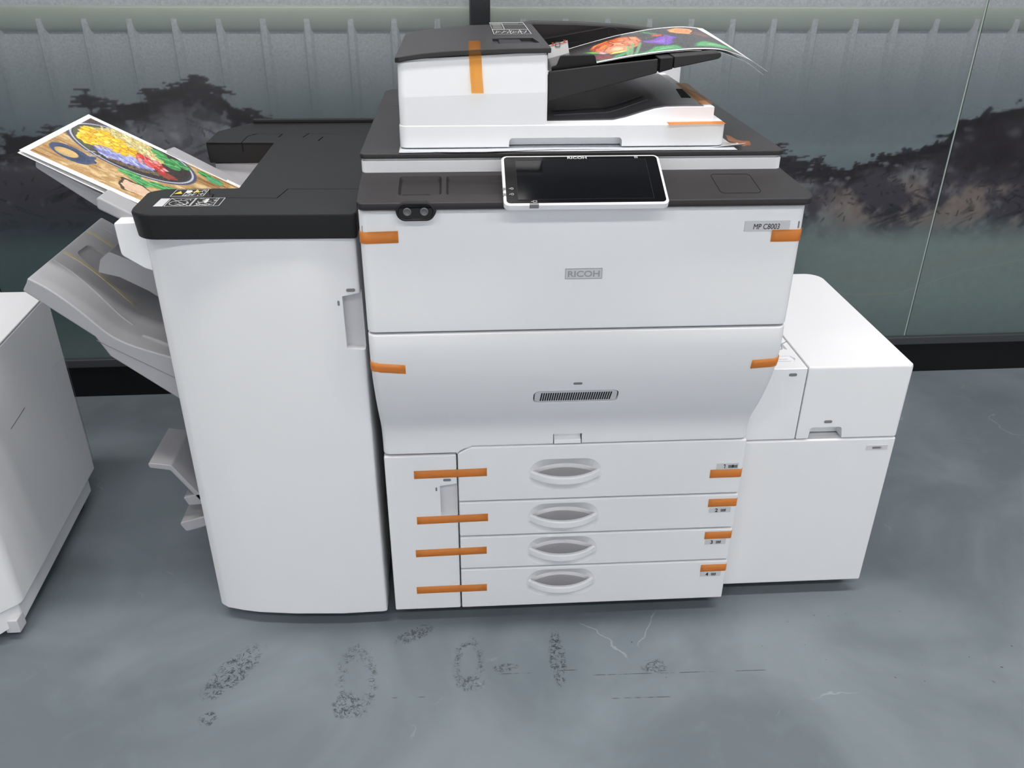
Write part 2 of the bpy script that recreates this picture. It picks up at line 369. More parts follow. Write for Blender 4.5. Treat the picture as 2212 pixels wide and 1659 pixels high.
def mural_colours(X, Z):
    C = np.zeros(X.shape+(3,))+np.array((112., 119., 124.))
    n1 = fbm(X, Z, 2.2, 4, 3); n2 = fbm(X, Z, 14, 4, 8); n3 = fbm(X, Z, 60, 3, 15)
    C = mixc(C, (97, 106, 112), sst(1.12, .86, Z)*.7)
    C = mixc(C, (88, 99, 103), sst(.2, -1.3, X)*.6)
    C *= (1+.10*(n1-.5)+.03*(n2-.5))[..., None]
    streak = fbm(X*8, Z*60, 1., 4, 31)            # horizontal pine layers
    rough = fbm(X, Z, 26, 4, 44); big = fbm(X, Z, 7, 4, 51)
    # right-hand mountain
    rx = [.8, 1.05, 1.17, 1.262, 1.40, 1.48, 1.606, 1.70, 1.72, 1.774, 1.861, 1.903, 2.05, 2.3, 2.7, 3.1]
    rz = [.70, .76, .775, .742, .735, .772, .795, .826, .872, .892, .922, .93, .96, .99, .93, .8]
    # left-hand mountain
    lx = [-2.3, -1.7, -1.4, -1.16, -1.08, -.983, -.907, -.887, -.807, -.742, -.67, -.577, -.505, -.484, -.408, -.33, -.2, .05]
    lz = [.8, .9, .84, .835, .845, .872, .90, .925, .935, .95, .985, 1.005, .97, .93, .905, .86, .80, .7]
    ridge = np.maximum(np.interp(X, lx, lz, right=.3), np.interp(X, rx, rz, left=.3))
    edge = ridge + (rough-.5)*.05 + (streak-.5)*.055
    d = edge-Z
    body = sst(-.004, .012, d)
    dark = np.clip(.62 + 1.5*(big-.5) + .9*(rough-.5), 0, 1)
    rock = mixc(np.zeros_like(C)+np.array((56., 53., 60.)), (102, 103, 109), sst(.45, .85, 1-dark))
    glow = np.exp(-((X+.46)/.20)**2-((Z-.855)/.075)**2) + .7*np.exp(-((X+.72)/.12)**2-((Z-.86)/.05)**2) + .5*np.exp(-((X+.55)/.12)**2-((Z-.72)/.06)**2)
    rock = mixc(rock, (112, 112, 120), np.clip(glow*1.1, 0, 1)*np.clip(.75+1.6*(rough-.5)+1.2*(big-.5), 0, 1))
    rock = mixc(rock, (34, 29, 34), sst(1.55, 1.75, X)*sst(.66, .74, Z+.1*(big-.5))*np.clip(.7+1.4*(big-.5), 0, 1))
    # brownish lit cliffs on the right
    br = sst(.40, .58, fbm(X, Z, 11, 4, 77))*sst(1.25, 1.45, X)*sst(.72, .64, Z+.08*(big-.5))*sst(.48, .56, Z)
    rock = mixc(rock, (116, 103, 98), br*.8)
    strokes_ = sst(.60, .68, fbm(X*34+2*np.sin(Z*50), Z*22, 1., 3, 90))
    rock = mixc(rock, (34, 33, 37), strokes_*.55*sst(.35, .6, big))
    # dark trees crown the ridge
    crown = sst(.075, .03, d)*sst(0, .008, d)*(sst(.34, .46, streak*.5+rough*.5))
    rock = mixc(rock, (30, 26, 31), crown*.95)
    # foot of the mountains dissolves into mist / dark water
    footL = sst(.50, .72, Z+.06*(big-.5)); footR = sst(.47, .60, Z+.08*(big-.5))
    foot = np.where(X < .6, footL, footR)
    C2 = mixc(C, (72, 84, 86), sst(.86, .55, Z)*.85)
    C2 = mixc(C2, (50, 58, 64), sst(.3, -.4, X)*sst(.92, .70, Z)*sst(.42, .62, Z)*.95)
    C2 = mixc(C2, (72, 86, 88), sst(.3, -.4, X)*sst(.60, .45, Z)*.9)
    C2 = mixc(C2, (106, 117, 116), sst(1.0, 1.4, X)*sst(.62, .50, Z)*sst(.0, .2, Z)*.9)
    C2 = mixc(C2, (90, 101, 102), sst(.32, .15, Z)*.9)
    C = mixc(C2, (0, 0, 0), np.zeros_like(X)) ; C = C*(1-(body*foot)[..., None]) + rock*(body*foot)[..., None]
    # faint second range, upper left of the machine
    # pale ink shoreline on the right
    cz = np.interp(X, [1.2, 1.5, 1.665, 1.86, 2.06, 2.4, 3], [.36, .30, .305, .377, .414, .43, .5])
    C = mixc(C, (128, 124, 112), np.exp(-((Z-cz)/.003)**2)*.35*sst(1.3, 1.5, X))
    C = mixc(C, (108, 112, 106), sst(0, .06, Z-cz)*sst(.12, .06, Z-cz)*.25*sst(1.3, 1.5, X))
    # layered pines: short horizontal brush strokes
    rs = random.Random(11)
    def tree(x, z, s, n, tone=(38, 34, 40)):
        for k in range(n):
            q = rs.random(); zz = z+s*(q*.9); half = s*(1.1-.7*q)*rs.uniform(.35, 1)
            xx = x+rs.uniform(-.5, .5)*s*1.1; th = s*rs.uniform(.03, .07); sl = rs.uniform(-.10, .10)
            m_ = (np.abs(X-xx) < half+.02) & (np.abs(Z-zz) < .05)
            ii = np.where(m_)
            if len(ii[0]) == 0: continue
            dd, t = segd(X[ii], Z[ii], (xx-half, zz-half*sl), (xx+half, zz+half*sl))
            kk = sst(th*1.2, th*.5, dd)*.8; C[ii] = C[ii]*(1-kk[:, None])+np.array(tone)*kk[:, None]
        m_ = (np.abs(X-x) < .02) & (Z > z-s*.7) & (Z < z+s*.8); ii = np.where(m_)
        dd, t = segd(X[ii], Z[ii], (x+.004, z-s*.7), (x-.004, z+s*.8)); kk = sst(.006, .003, dd)*.8
        C[ii] = C[ii]*(1-kk[:, None])+np.array(tone)*kk[:, None]
    for (x, z, s, n) in [(-.88, .935, .055, 20), (-.80, .92, .03, 10), (-.71, .955, .035, 16), (-.64, .97, .035, 16), (-.57, .985, .04, 26), (-.51, .965, .03, 14),
                         (-.44, .895, .04, 12), (-.40, .885, .03, 10), (-1.0, .86, .035, 12), (-1.13, .835, .035, 10), (-1.22, .84, .03, 10), (-1.05, .82, .03, 10),
                         (1.22, .735, .05, 14), (1.16, .765, .05, 14), (1.29, .735, .04, 10), 
                         (1.42, .735, .02, 8), (1.5, .765, .02, 8), (-1.6, .88, .08, 16), ]:
        tree(x, z, s, n)
    # rounded bushes along the ridges
    for k in range(190):
        if k % 2: x = rs.uniform(-.62, -.38); z = float(np.interp(x, lx, lz))+rs.uniform(-.05, .004)-.01
        else: x = rs.uniform(1.3, 2.6); z = float(np.interp(x, rx, rz))+rs.uniform(-.03, .008)
        r = rs.uniform(.004, .012); ii = np.where((np.abs(X-x) < .02) & (np.abs(Z-z) < .02))
        if len(ii[0]) == 0: continue
        kk = sst(1.15, .8, np.hypot(X[ii]-x, (Z[ii]-z)*1.3)/r)*.8; C[ii] = C[ii]*(1-kk[:, None])+np.array((36, 34, 40))*kk[:, None]
    for k in range(260):                          # dashes of ink inside the cliffs
        if k % 3 == 0: x = rs.uniform(-1.2, -.4); z = rs.uniform(.66, .88)
        else: x = rs.uniform(1.25, 2.5); z = rs.uniform(.55, .76)
        a = rs.uniform(0, 3.1); L = rs.uniform(.006, .025); ii = np.where((np.abs(X-x) < .03) & (np.abs(Z-z) < .03))
        if len(ii[0]) == 0: continue
        dd, t = segd(X[ii], Z[ii], (x, z), (x+L*math.cos(a), z+L*math.sin(a)*.7)); kk = sst(.0035, .001, dd)*.55
        C[ii] = C[ii]*(1-kk[:, None])+np.array((30, 28, 33))*kk[:, None]
    # a little boat and reeds low on the left
    for (x0, z0, x1, z1) in [(-1.03, .27, -.90, .285), (-.99, .262, -.85, .25), (-1.0, .25, -.86, .24), (-.97, .235, -.83, .228), (-.93, .29, -.91, .26), (-.95, .285, -.89, .28)]:
        dd, t = segd(X, Z, (x0, z0), (x1, z1)); C = mixc(C, (28, 32, 36), sst(.004, .0015, dd)*.8)
    C *= (1+.05*(n3-.5))[..., None]
    dk = np.clip((96-C.mean(-1))/26., 0, 1)*sst(1.08, 1.03, Z)
    return np.clip(C*(.99, 1.02, 1.02), 0, 255), dk*.97
def mural_mat():
    m = mat('painted_glass', (110, 118, 122), .16, .5, attr='paint'); nt = m.node_tree; b = nt.nodes['Principled BSDF']
    for l in list(b.inputs['Roughness'].links): nt.links.remove(l)
    b.inputs['Roughness'].default_value = .22; b.inputs['IOR'].default_value = 1.45; nt.links.new(nt.nodes['Color Attribute'].outputs['Alpha'], b.inputs['Alpha'])
    tc = nt.nodes.new('ShaderNodeTexCoord'); n = nt.nodes.new('ShaderNodeTexNoise'); n.inputs['Scale'].default_value = 90; n.inputs['Detail'].default_value = 3
    bp = nt.nodes.new('ShaderNodeBump'); bp.inputs['Strength'].default_value = .02; bp.inputs['Distance'].default_value = .001
    nt.links.new(tc.outputs['Object'], n.inputs['Vector']); nt.links.new(n.outputs['Fac'], bp.inputs['Height']); nt.links.new(bp.outputs[0], b.inputs['Normal'])
    return m
MURAL = mural_mat()
xs = np.arange(-2.4, 3.2, .004); zs = np.concatenate([np.arange(.14, 1.34, .004), np.arange(1.34, 3.72, .08)])
XX, ZZ = np.meshgrid(xs, zs, indexing='ij')
PW = np.stack([XX, wy(XX), ZZ], -1)
al = np.interp(ZZ, [.80, .88, .96, 1.04, 1.10, 1.22, 1.30, 1.34], [1, .94, .84, .73, .60, .46, .2, .10]); al[:, zs > 1.35] = .10
MC, BODY = mural_colours(XX, ZZ); al = np.maximum(al, BODY)
al = 1-np.sqrt(1-np.clip(al, 0, .9999))                 # two faces to the pane
struct(colour_grid('wall_back', PW, MC, MURAL, thick=.008, tn=(0, -1, 0), alpha=al))
# ribbed metal cladding with a round rail, dim behind the printed glass
def sheet_mat(name, col):
    m = mat(name, col, .45, .5); nt = m.node_tree; b = nt.nodes['Principled BSDF']; N = nt.nodes.new
    tc = N('ShaderNodeTexCoord'); n = N('ShaderNodeTexNoise'); n.inputs['Scale'].default_value = 150; n.inputs['Detail'].default_value = 4
    r = N('ShaderNodeMapRange'); r.inputs[1].default_value = .3; r.inputs[2].default_value = .7; r.inputs[3].default_value = .80; r.inputs[4].default_value = 1.12
    h = N('ShaderNodeVectorMath'); h.operation = 'SCALE'; h.inputs[0].default_value = tuple(lin(col))
    nt.links.new(tc.outputs['Object'], n.inputs['Vector']); nt.links.new(n.outputs['Fac'], r.inputs[0]); nt.links.new(r.outputs[0], h.inputs['Scale']); nt.links.new(h.outputs[0], b.inputs['Base Color'])
    return m
CLAD = sheet_mat("galvanised_sheet", (202, 206, 212)); YB = 1.34; P = []; x = -2.6
while x < 3.4:
    P += [(x, YB), (x+.098, YB), (x+.106, YB-.015), (x+.122, YB-.015), (x+.130, YB)]; x += .130
P += [(P[-1][0], YB+.03), (-2.6, YB+.03)]
struct(prism('wall_outer', P, 'Z', 0, 1.15, CLAD, smooth=False))
struct(box('wall_outer', (-2.6, 3.4, YB-.004, YB+.03, 1.15, CEIL), CLAD, smooth=False))
ring_ = [(YB-.002-.012*math.cos(t), 1.1500+.036*math.sin(t)) for t in np.linspace(-math.pi/2, math.pi/2, 14)] + [(YB+.01, 1.184), (YB+.01, 1.116)]
struct(prism('trim_8', ring_, 'X', -2.6, 3.4, mat('grey_green_round_rail', (166, 176, 162), .3), smooth=True, ang=50))
METAL = mat('dark_ledge_metal', (58, 60, 64), .38, .5); JOINT = mat('pale_glass_edge', (150, 164, 160), .3, .5)
KICK = mat('black_kickboard', (12, 12, 14), .3, .4)
def wallbox(name, x0, x1, d0, d1, z0, z1, m, bev=0):
    V, F = boxvf(x0, x1, 0, 1, z0, z1); V = [(x, wy(x)-(d1 if y else d0), z) for x, y, z in V]
    return struct(mk(name, V, F, m, bev=bev))
wallbox('baseboard_back', -2.4, 3.2, -.01, .004, 0, .112, KICK)
wallbox('trim_1', -2.4, 3.2, 0, .018, .113, .143, METAL, .004)          # ledge under the glass
for i, xj in enumerate((1.714, -1.277)):
    wallbox('trim_%d' % (2+2*i), xj-.0022, xj+.0022, 0, .0018, .143, 3.7, JOINT)
    wallbox('trim_%d' % (3+2*i), xj+.0022, xj+.0046, 0, .0012, .143, 3.7, KICK)
wallbox('trim_6', .213, .266, 0, .02, .143, 3.7, mat('black_post', (22, 24, 29), .35), .002)
wallbox('trim_7', .208, .213, 0, .012, .143, 3.7, METAL)
# the far side of the room
YF = -4.0
struct(box('wall_front', (-4.2, 5.2, YF-.2, YF, 0, CEIL), mat('pale_wall_paint', (196, 199, 203), .7), smooth=False))
side = mat('side_wall_paint', (190, 192, 195), .7)
struct(box('wall_left', (-4.3, -4.2, -4.1, 1.7, 0, CEIL), side, smooth=False))
struct(box('wall_right', (5.2, 5.3, -4.1, 1.7, 0, CEIL), side, smooth=False))
struct(box('ceiling', (-4.3, 5.3, -4.2, 1.7, CEIL, CEIL+.1), mat('ceiling_board', (96, 98, 102), .8), smooth=False))
for i, (x, y, sx, sy, pw) in enumerate(LAMPS):
    o = boxes('ceiling_light', [(x-sx/2-.03, x-sx/2-.003, y-sy/2-.03, y+sy/2+.03, CEIL-.06, CEIL), (x+sx/2+.003, x+sx/2+.03, y-sy/2-.03, y+sy/2+.03, CEIL-.06, CEIL),
        (x-sx/2-.003, x+sx/2+.003, y-sy/2-.03, y-sy/2-.003, CEIL-.06, CEIL), (x-sx/2-.003, x+sx/2+.003, y+sy/2+.003, y+sy/2+.03, CEIL-.06, CEIL)], WHITE2)
    tag(o, 'white framed ceiling panel light, %s %s' % (('left', 'middle', 'right')[i % 3], 'over the machines' if i < 3 else 'near the far wall' if i < 6 else 'close to the mural'), 'ceiling light', 'ceiling panel lights')

# ------------------------------------------------------------------ the copier
C0 = thing('multifunction_printer', (.375, .33, 0), 'tall white colour copier with black top, touch panel, document feeder and four paper drawers', 'printer')
box('cabinet', (.005, .745, .041, .66, .05, 1.017), WHITE, C0, .006)
box('base_frame', (.02, .73, .02, .64, .03, .05), BLACK, C0)
def caster(x, y, parent):
    ring = [(x+.018*math.cos(a), y-.011, .0195+.018*math.sin(a)) for a in np.linspace(0, 2*math.pi, 20, endpoint=False)]
    ring2 = [(p[0], y+.011, p[2]) for p in ring]
    c = loft('caster', [ring, ring2], RUBBER, parent, .002)
    box('caster_fork', (x-.014, x+.014, y-.016, y+.016, .022, .034), BLACK, c, .002)
for x in (.09, .66):
    for y in (.06, .58): caster(x, y, C0)
# drawers
def handle(dr, cx, cz, hh):
    tt_ = np.linspace(-1, 1, 33); hw, yl = .0775, lambda t: .003+.024*(1-t*t)
    def sz(x): d = abs(x)-(hw-hh); return hh if d <= 0 else math.sqrt(max(0, hh*hh-d*d))
    def ring(f, g): return [(cx+f(t)[0], f(t)[1], cz+f(t)[2]) for t in tt_] + [(cx+g(t)[0], g(t)[1], cz+g(t)[2]) for t in tt_[::-1][1:-1]]
    sx = lambda t: hw*math.sin(t*math.pi/2)
    outer = lambda y, k: ring(lambda t: (sx(t)*k, y, sz(sx(t))*k), lambda t: (sx(t)*k, y, -sz(sx(t))*k))
    inner = ring(lambda t: (sx(t)*.90, yl(math.sin(t*math.pi/2))*1.0, .0085), lambda t: (sx(t)*.86, .0125*(1-.6*t**6), -.0185*(1-t**8)))
    N = len(inner); rings = [outer(-.004, 1.02), outer(.0002, 1.0), inner]
    V = [p for r_ in rings for p in r_]; F = [(j*N+i, j*N+(i+1) % N, (j+1)*N+(i+1) % N, (j+1)*N+i) for j in range(2) for i in range(N)]
    F.append(tuple(range(N))[::-1]); o2 = 2*N
    F.append((o2, o2+1, o2+N-1)); F += [(o2+i, o2+i+1, o2+N-1-i, o2+N-i) for i in range(1, 31)]; F.append((o2+31, o2+32, o2+33))
    cA = mk('cutter', V, F, VBLACK, smooth=False)
    P = [(cx+.0695*math.sin(t*math.pi/2), yl(math.sin(t*math.pi/2))) for t in tt_] + [(cx+.0695, -.02), (cx-.0695, -.02)]
    cut(dr, [cA, prism('cutter', P, 'Z', cz-.0022, cz+.0088, VBLACK, smooth=False)])
    ts = np.linspace(-1, 1, 33)
    yo = lambda t: .004-.031*(1-abs(t)**2.2)
    rings = []
    for t in ts:
        x = cx+t*.0755; y = yo(t); rings.append([(x, y+.0010, cz-.0095), (x, y+.009, cz-.0100), (x, y+.009, cz+.0055), (x, y+.0078, cz+.0070), (x, y+.0022, cz+.0070), (x, y, cz+.0048), (x, y-.0002, cz-.0080)])
    h = loft('handle', rings, WHITE2, dr, .0008, ang=50)
    tq = np.linspace(-.86, .86, 29); P = [(cx+t*.069, yo(t*.92)+.004) for t in tq] + [(cx+t*.069, yl(t)+.0004) for t in tq[::-1]]
    prism('handle_floor', P, 'Z', cz-.0090, cz-.0018, TRAY, dr)
DR = [(.329, .463, .392, .0375), (.2368, .3255, .2795, .0375), (.1468, .2330, .1895, .0375), (.0335, .1432, .0985, .0375)]
for k, (z0, z1, hz, hh) in enumerate(DR):
    P = [(.1505, z0), (.7495, z0), (.7495, z1), (.1505, z1)]
    if k == 0: P = [(.1505, z0), (.7495, z0), (.7495, z1), (.176, z1), (.1505, z1-.0145)]
    d = prism('paper_drawer', P, 'Y', 0, .040, WHITE, C0, .0032)
    lab(d, ('white top paper drawer marked 1', 'white paper drawer marked 2', 'white paper drawer marked 3', 'white bottom paper drawer marked 4')[k])
    handle(d, .3735, hz, hh)
    zp = (.3992, .2855, .1985, .1065)[k]; xp = .7165 if k == 0 else .7145
    pl = box('drawer_label', (xp-.0235, xp+.0235, -.0009, .0005, zp-.0075, zp+.0075), LGREY, d, .0004, seg=1)
    if k == 0: strokes('drawer_number', [((-.0058, -.005), (-.0058, .0048)), ((-.0060, .0046), (-.0086, .0026))], .0014, (xp, -.0006, zp), (1, 0, 0), (0, 0, 1), INK, pl)
    else: text('drawer_number', '1234'[k], (xp-.0115, -.001, zp-.005), (1, 0, 0), (0, 0, 1), .0135, INK, pl, font_off=.012)
    n = 2 if k == 0 else 1; sg = []; solid = []
    for j in range(n):
        a = .002+j*.0085; sg += polyline([(a, .0035), (a, -.0035), (a+.0095, -.0035), (a+.0095, .0035)]); solid += [((a+.0022+.0018*q, .0025), (a+.0022+.0018*q, -.002)) for q in range(4)]
    strokes('tray_symbol', sg+solid, .0011, (xp, -.001, zp), (1, 0, 0), (0, 0, 1), INK, pl)
sd = box('side_door', (.001, .1478, 0, .022, .0335, .4465), WHITE, C0, .0035)
cut(sd, [prism('cutter', [(.112, .2945), (.16, .2945), (.16, .378), (.112, .371)], 'Y', -.01, .014, VBLACK)])
mk('grip_recess', *boxvf(.1125, .1470, .0135, .0143, .295, .371), OFFW, sd)
def pill(x, z, hw, hh, y, parent, m=MARK):
    return loft('indicator_mark', [stadium(x, z, hw, hh, y-.0006), stadium(x, z, hw, hh, y+.0006)], m, parent)
pill(.1275, .3855, .0082, .003, 0, sd); pill(.1045, .363, .0018, .0045, 0, sd)
# middle cover, an S-curve from the drawers out to the upper door
prof = [(.466, .0), (.485, .0), (.505, -.003), (.525, -.011), (.545, -.0235), (.565, -.0365), (.59, -.051), (.615, -.064), (.64, -.0755), (.665, -.0855), (.69, -.0925), (.715, -.0965), (.74, -.098), (.764, -.0965)]
pz = np.array([p[0] for p in prof]); py = np.array([p[1] for p in prof])
zz = np.concatenate([np.linspace(.466, .764, 48)]); yy = np.interp(zz, pz, py)
for _ in range(3): yy[1:-1] = .25*yy[:-2]+.5*yy[1:-1]+.25*yy[2:]
MIDY = lambda z: float(np.interp(z, zz, yy))
def step(x, z):
    return -.0147*float(np.interp(x, [.149, .176], [1, 0]))*max(0, 1-(z-.466)/.04)
mc = panel('middle_cover', list(zip(zz, yy)), .0005, .7495, .014, .02, WHITE, C0, .0028, dz=step, xs=[.1475, .149, .155, .165, .176, .18, .3, .45, .6])
# vent: rounded slot following the slope
a = Vector((0, MIDY(.597), .597)); b2 = Vector((0, MIDY(.624), .624)); up = (b2-a).normalized(); cen = (a+b2)/2+Vector((.3785, 0, 0)); nrm = Vector((1, 0, 0)).cross(up)
def onslope(u, v, h): return tuple(cen+Vector((1, 0, 0))*u+up*v+nrm*h)
def slopering(hw, hh, h, r, n=8):
    return [onslope(p[0], p[1], h) for p in rpoly([(-hw, -hh), (hw, -hh), (hw, hh), (-hw, hh)], r, n)]
cut(mc, [loft('cutter', [slopering(.081, .0200, -.010, .012), slopering(.081, .0200, .02, .012)], VBLACK),
         box('cutter', (.3455, .4045, -.02, .03, .44, .4905), VBLACK)])
loft('vent_gap', [slopering(.0808, .0198, -.0099, .0118), slopering(.0808, .0198, -.0060, .0118)], VBLACK, mc)
vg = loft('vent_grille', [slopering(.0786, .0174, -.0092, .0100), slopering(.0786, .0174, -.0010, .0100)], OFFW, mc, .0008)
V = []; F = []
for k in range(31):
    u = -.066+k*.0044; n = len(V); q = .0012
    V += [onslope(u+sx*q+.0018*sy/.0125*.5, sy, h) for h in (-.0012, -.0004) for sy in (-.0125, .0125) for sx in (-1, 1)]
    F += [tuple(i+n for i in f) for f in [(0, 2, 3, 1), (4, 5, 7, 6), (0, 1, 5, 4), (2, 6, 7, 3), (0, 4, 6, 2), (1, 3, 7, 5)]]
mk('vent_slots', V, F, VBLACK, mc, smooth=False)
pm = loft('indicator_mark', [[(p[0], MIDY(p[2])+h, p[2]) for p in stadium(.3785, .648, .0085, .0028, 0)] for h in (-.0008, .001)], MARK, mc)
prism('cover_latch', [(-.0015, .467), (.018, .467), (.018, .4895), (.010, .4895), (.010, .479), (-.0005, .476)], 'X', .3475, .4025, WHITE2, mc, .0012)
# upper front door
rows = [(.7675, -.0965), (.80, -.0972), (.86, -.0968), (.92, -.0965), (.965, -.096), (.980, -.0955), (.986, -.0945)]
ud = panel('front_door', rows, .0005, .7495, .014, -.01, WHITE, C0, .003)
FY = -.0968
cut(ud, [loft('cutter', [stadium(.0955, .9875, .0335, .0175, -.2), stadium(.0955, .9875, .0335, .0175, -.08)], VBLACK)])
bd = box('brand_badge', (.3445, .4085, FY-.0007, FY+.001, .8625, .8815), LGREY, ud, .0004, seg=1)
strokes('badge_outline', rect(.345, .863, .408, .881), .0006, (0, FY-.0007, 0), (1, 0, 0), (0, 0, 1), MARK, bd)
text('brand_lettering', 'RICOH', (.3765, FY-.0008, .8665), (1, 0, 0), (0, 0, 1), .0150, SILVER, bd, xs=1.22, center=True, font_off=.018)
mp = box('model_plate', (.646, .724, FY-.0007, FY+.001, .9425, .9605), LGREY, ud, .0004, seg=1)
text('model_lettering', 'MP C8003', (.6605, FY-.0008, .9465), (1, 0, 0), (0, 0, 1), .0135, INK, mp, shear=.12, xs=.80)
for (x, z) in ((.7395, .953), (.0065, .9545)): pill(x, z, .0011, .0062, FY+.0006 if x > .1 else -.0930, ud)
# control deck: shallow slope up to the scanner
def DZ(y): return 1.003+.155*(y+.1)
dp = rpoly([(.0, -.108), (.752, -.108), (.756, -.085), (.737, .012), (.737, .05), (0.0, .05)], [.012, .012, .01, .01, 0, 0])
deck = loft('control_deck', [[(p[0]*.992+.003, p[1]*.97, .9885) for p in dp], [(p[0], p[1], .9925) for p in dp], [(p[0], p[1], DZ(p[1])) for p in dp]], DARK, C0, .0022, bang=40)
def pocket(x0, x1, y0, y1, r, dpt):
    q0 = rpoly([(x0-.004, y0-.003), (x1+.004, y0-.003), (x1+.004, y1+.003), (x0-.004, y1+.003)], r+.002); q1 = rpoly([(x0, y0), (x1, y0), (x1, y1), (x0, y1)], r)
    return loft('cutter', [[(p[0], p[1], DZ(p[1])-dpt) for p in q1], [(p[0], p[1], DZ(p[1])+.0005) for p in q0], [(p[0], p[1], DZ(p[1])+.02) for p in q0]], VBLACK)
cut(deck, [pocket(.070, .134, -.077, -.006, .006, .0075), pocket(.149, .262, -.077, -.006, .006, .0075)])
rp = rpoly([(.603, -.086), (.672, -.086), (.672, -.008), (.603, -.008)], .009)
strokes('card_reader_outline', polyline(rp, True), .0009, (0, 0, DZ(0)), (1, 0, 0), (0, 1, .155), VBLACK, deck, off=.0001)
# port cover pill with two round plugs
PLUG = mat('dark_grey_plug', (92, 92, 95), .35, .5)
pc = loft('port_cover', [stadium(.0955, .9875, .0315, .0155, -.060, r=.0155), stadium(.0955, .9875, .0315, .0155, -.1095, r=.0155), stadium(.0955, .9875, .0288, .0128, -.1108, r=.0128), stadium(.0955, .9875, .0280, .0120, -.1095, r=.012), stadium(.0955, .9875, .0275, .0115, -.1080, r=.0115)], DARKB, deck, .0006)
for x in (.0820, .1095):
    rg = lambda r, y, dx=0: [(x+dx+r*math.cos(t), y, .9875+r*math.sin(t)) for t in np.linspace(0, 2*math.pi, 20, endpoint=False)]
    loft('port_plug', [rg(.0068, -.1075), rg(.0068, -.1098), rg(.0055, -.1106), rg(.0022, -.1085)], PLUG, deck)
# touch panel
T0 = Vector((.2375, -.1335, 1.0035)); T1 = Vector((.2385, -.018, 1.0545)); TU = (T1-T0).normalized(); TL = (T1-T0).length; TW = .268
TX = Vector((1, 0, 0)); TN = TX.cross(TU)
def tp(u, v, h): return tuple(T0+TX*u+TU*v+TN*h)
def tring(e, h, r): return [tp(p[0], p[1], h) for p in rpoly([(e, e), (TW-e, e), (TW-e, TL-e), (e, TL-e)], r)]
tpn = loft('touch_panel', [tring(.002, -.012, .008), tring(0, -.010, .010), tring(0, -.001, .010), tring(.0015, 0.0, .009)], WHITE2, C0, .0006, bang=50)
def tr2(x0, x1, y0, y1, h0, h1, r): 
    q = rpoly([(x0, y0), (x1, y0), (x1, y1), (x0, y1)], r); return [[tp(p[0], p[1], h) for p in q] for h in (h0, h1)]
loft('screen_bezel', tr2(.0045, TW-.0045, .0045, TL-.004, -.002, .0005, .007), BEZEL, tpn)
sc_ = loft('screen', tr2(.0235, TW-.0245, .0125, TL-.0135, -.001, .00075, .0005), GLASSB, tpn)
strokes('screen_outline', rect(.0232, .0122, TW-.0242, TL-.0132), .0004, T0+TN*.0007, TX, TU, DARK, tpn)
text('panel_lettering', 'RICOH', T0+TX*.128+TU*(TL-.0105)+TN*.0006, TX, TU, .0078, LGREY, tpn, xs=1.4, center=True, font_off=.01)
for (u, v) in ((.0085, .040), (.0085, .026)):
    loft('panel_button', tr2(-.0006, .0042, v-.003, v+.003, -.003, .0006, .0005), MARK, tpn)
    strokes('panel_symbol', polyline([(u+.006+.0022*math.cos(t), v+.0022*math.sin(t)) for t in np.linspace(0, 6.28, 9)])+[((u+.001, v-.001), (u+.003, v+.001))], .0006, T0+TN*.0006, TX, TU, LGREY, tpn)
strokes('panel_symbol', rect(.226, TL-.0095, .231, TL-.0055)+[((.227, TL-.0075), (.230, TL-.0075))], .0006, T0+TN*.0006, TX, TU, LGREY, tpn)
strokes('panel_symbol', rect(.047, .0058, .053, .0095)+[((.0435, .0075), (.0465, .0075))], .0006, T0+TN*.0006, TX, TU, LGREY, tpn)
loft('panel_button', tr2(.041, .056, -.0005, .0044, -.0065, .0006, .0005), MARK, tpn)
prism('panel_stand', [(-.112, .999), (-.015, .999), (-.015, 1.040), (-.112, .9995)], 'X', .26, .49, BLACK, C0)
# scanner
sb = prism('scanner_body', rpoly([(.0005, .013), (.735, .013), (.735, .668), (.0005, .668)], .009), 'Z', 1.0185, 1.0405, WHITE2, C0, .0018)
prism('scanner_gap', rpoly([(.003, .017), (.7325, .017), (.7325, .664), (.003, .664)], .009), 'Z', 1.0405, 1.0445, OFFW, C0)
lid = prism('scanner_top', rpoly([(-.001, .009), (.737, .009), (.737, .560), (.725, .668), (.012, .668), (-.001, .640)], [.010, .012, .01, .01, .01, .01]), 'Z', 1.0445, 1.0535, DARK, C0, .0022)
groove(lid, [(-.01, .452), (.075, .452)], 1.0535)
# document feeder
fb = prism('document_feeder', rpoly([(.067, .030), (.634, .030), (.634, .50), (.067, .50)], [.014, .016, .012, .012]), 'Z', 1.0575, 1.0955, WHITE2, C0, .0022)
nt_ = rpoly([(.255, 1.04), (.452, 1.04), (.452, 1.0735), (.255, 1.0735)], [0, 0, .007, .007])
cut(fb, [prism('cutter', nt_, 'Y', -.02, .052, VBLACK)])
# feeder housing, front face creased and leaning back above the crease
def hz(x): return float(np.interp(x, [.068, .10, .15, .22, .322], [1.195, 1.199, 1.2035, 1.2065, 1.208]))
hp = rpoly([(.0685, 0), (.3205, 0), (.3205, .415), (.10, .415), (.0685, .36)], [.012, .006, .008, .020, .05])
def hring(zf, y0, k=0., ): return [(p[0]+(k*(1 if p[0] < .2 else -1)), y0+p[1]*(1-(y0-.031)/.47), zf(p[0])) for p in hp]
cz_ = lambda x: 1.1405+(x-.068)*.03
loft('feeder_housing', [hring(lambda x: 1.094, .031), hring(cz_, .031), hring(lambda x: cz_(x)+.0015, .0313), hring(hz, .0362, .001)], WHITE2, fb, .0018, bang=50)
loft('feeder_seal', [hring(lambda x: hz(x)-.001, .0385, .002), hring(lambda x: hz(x)+.0035, .0385, .002)], OFFW, fb)
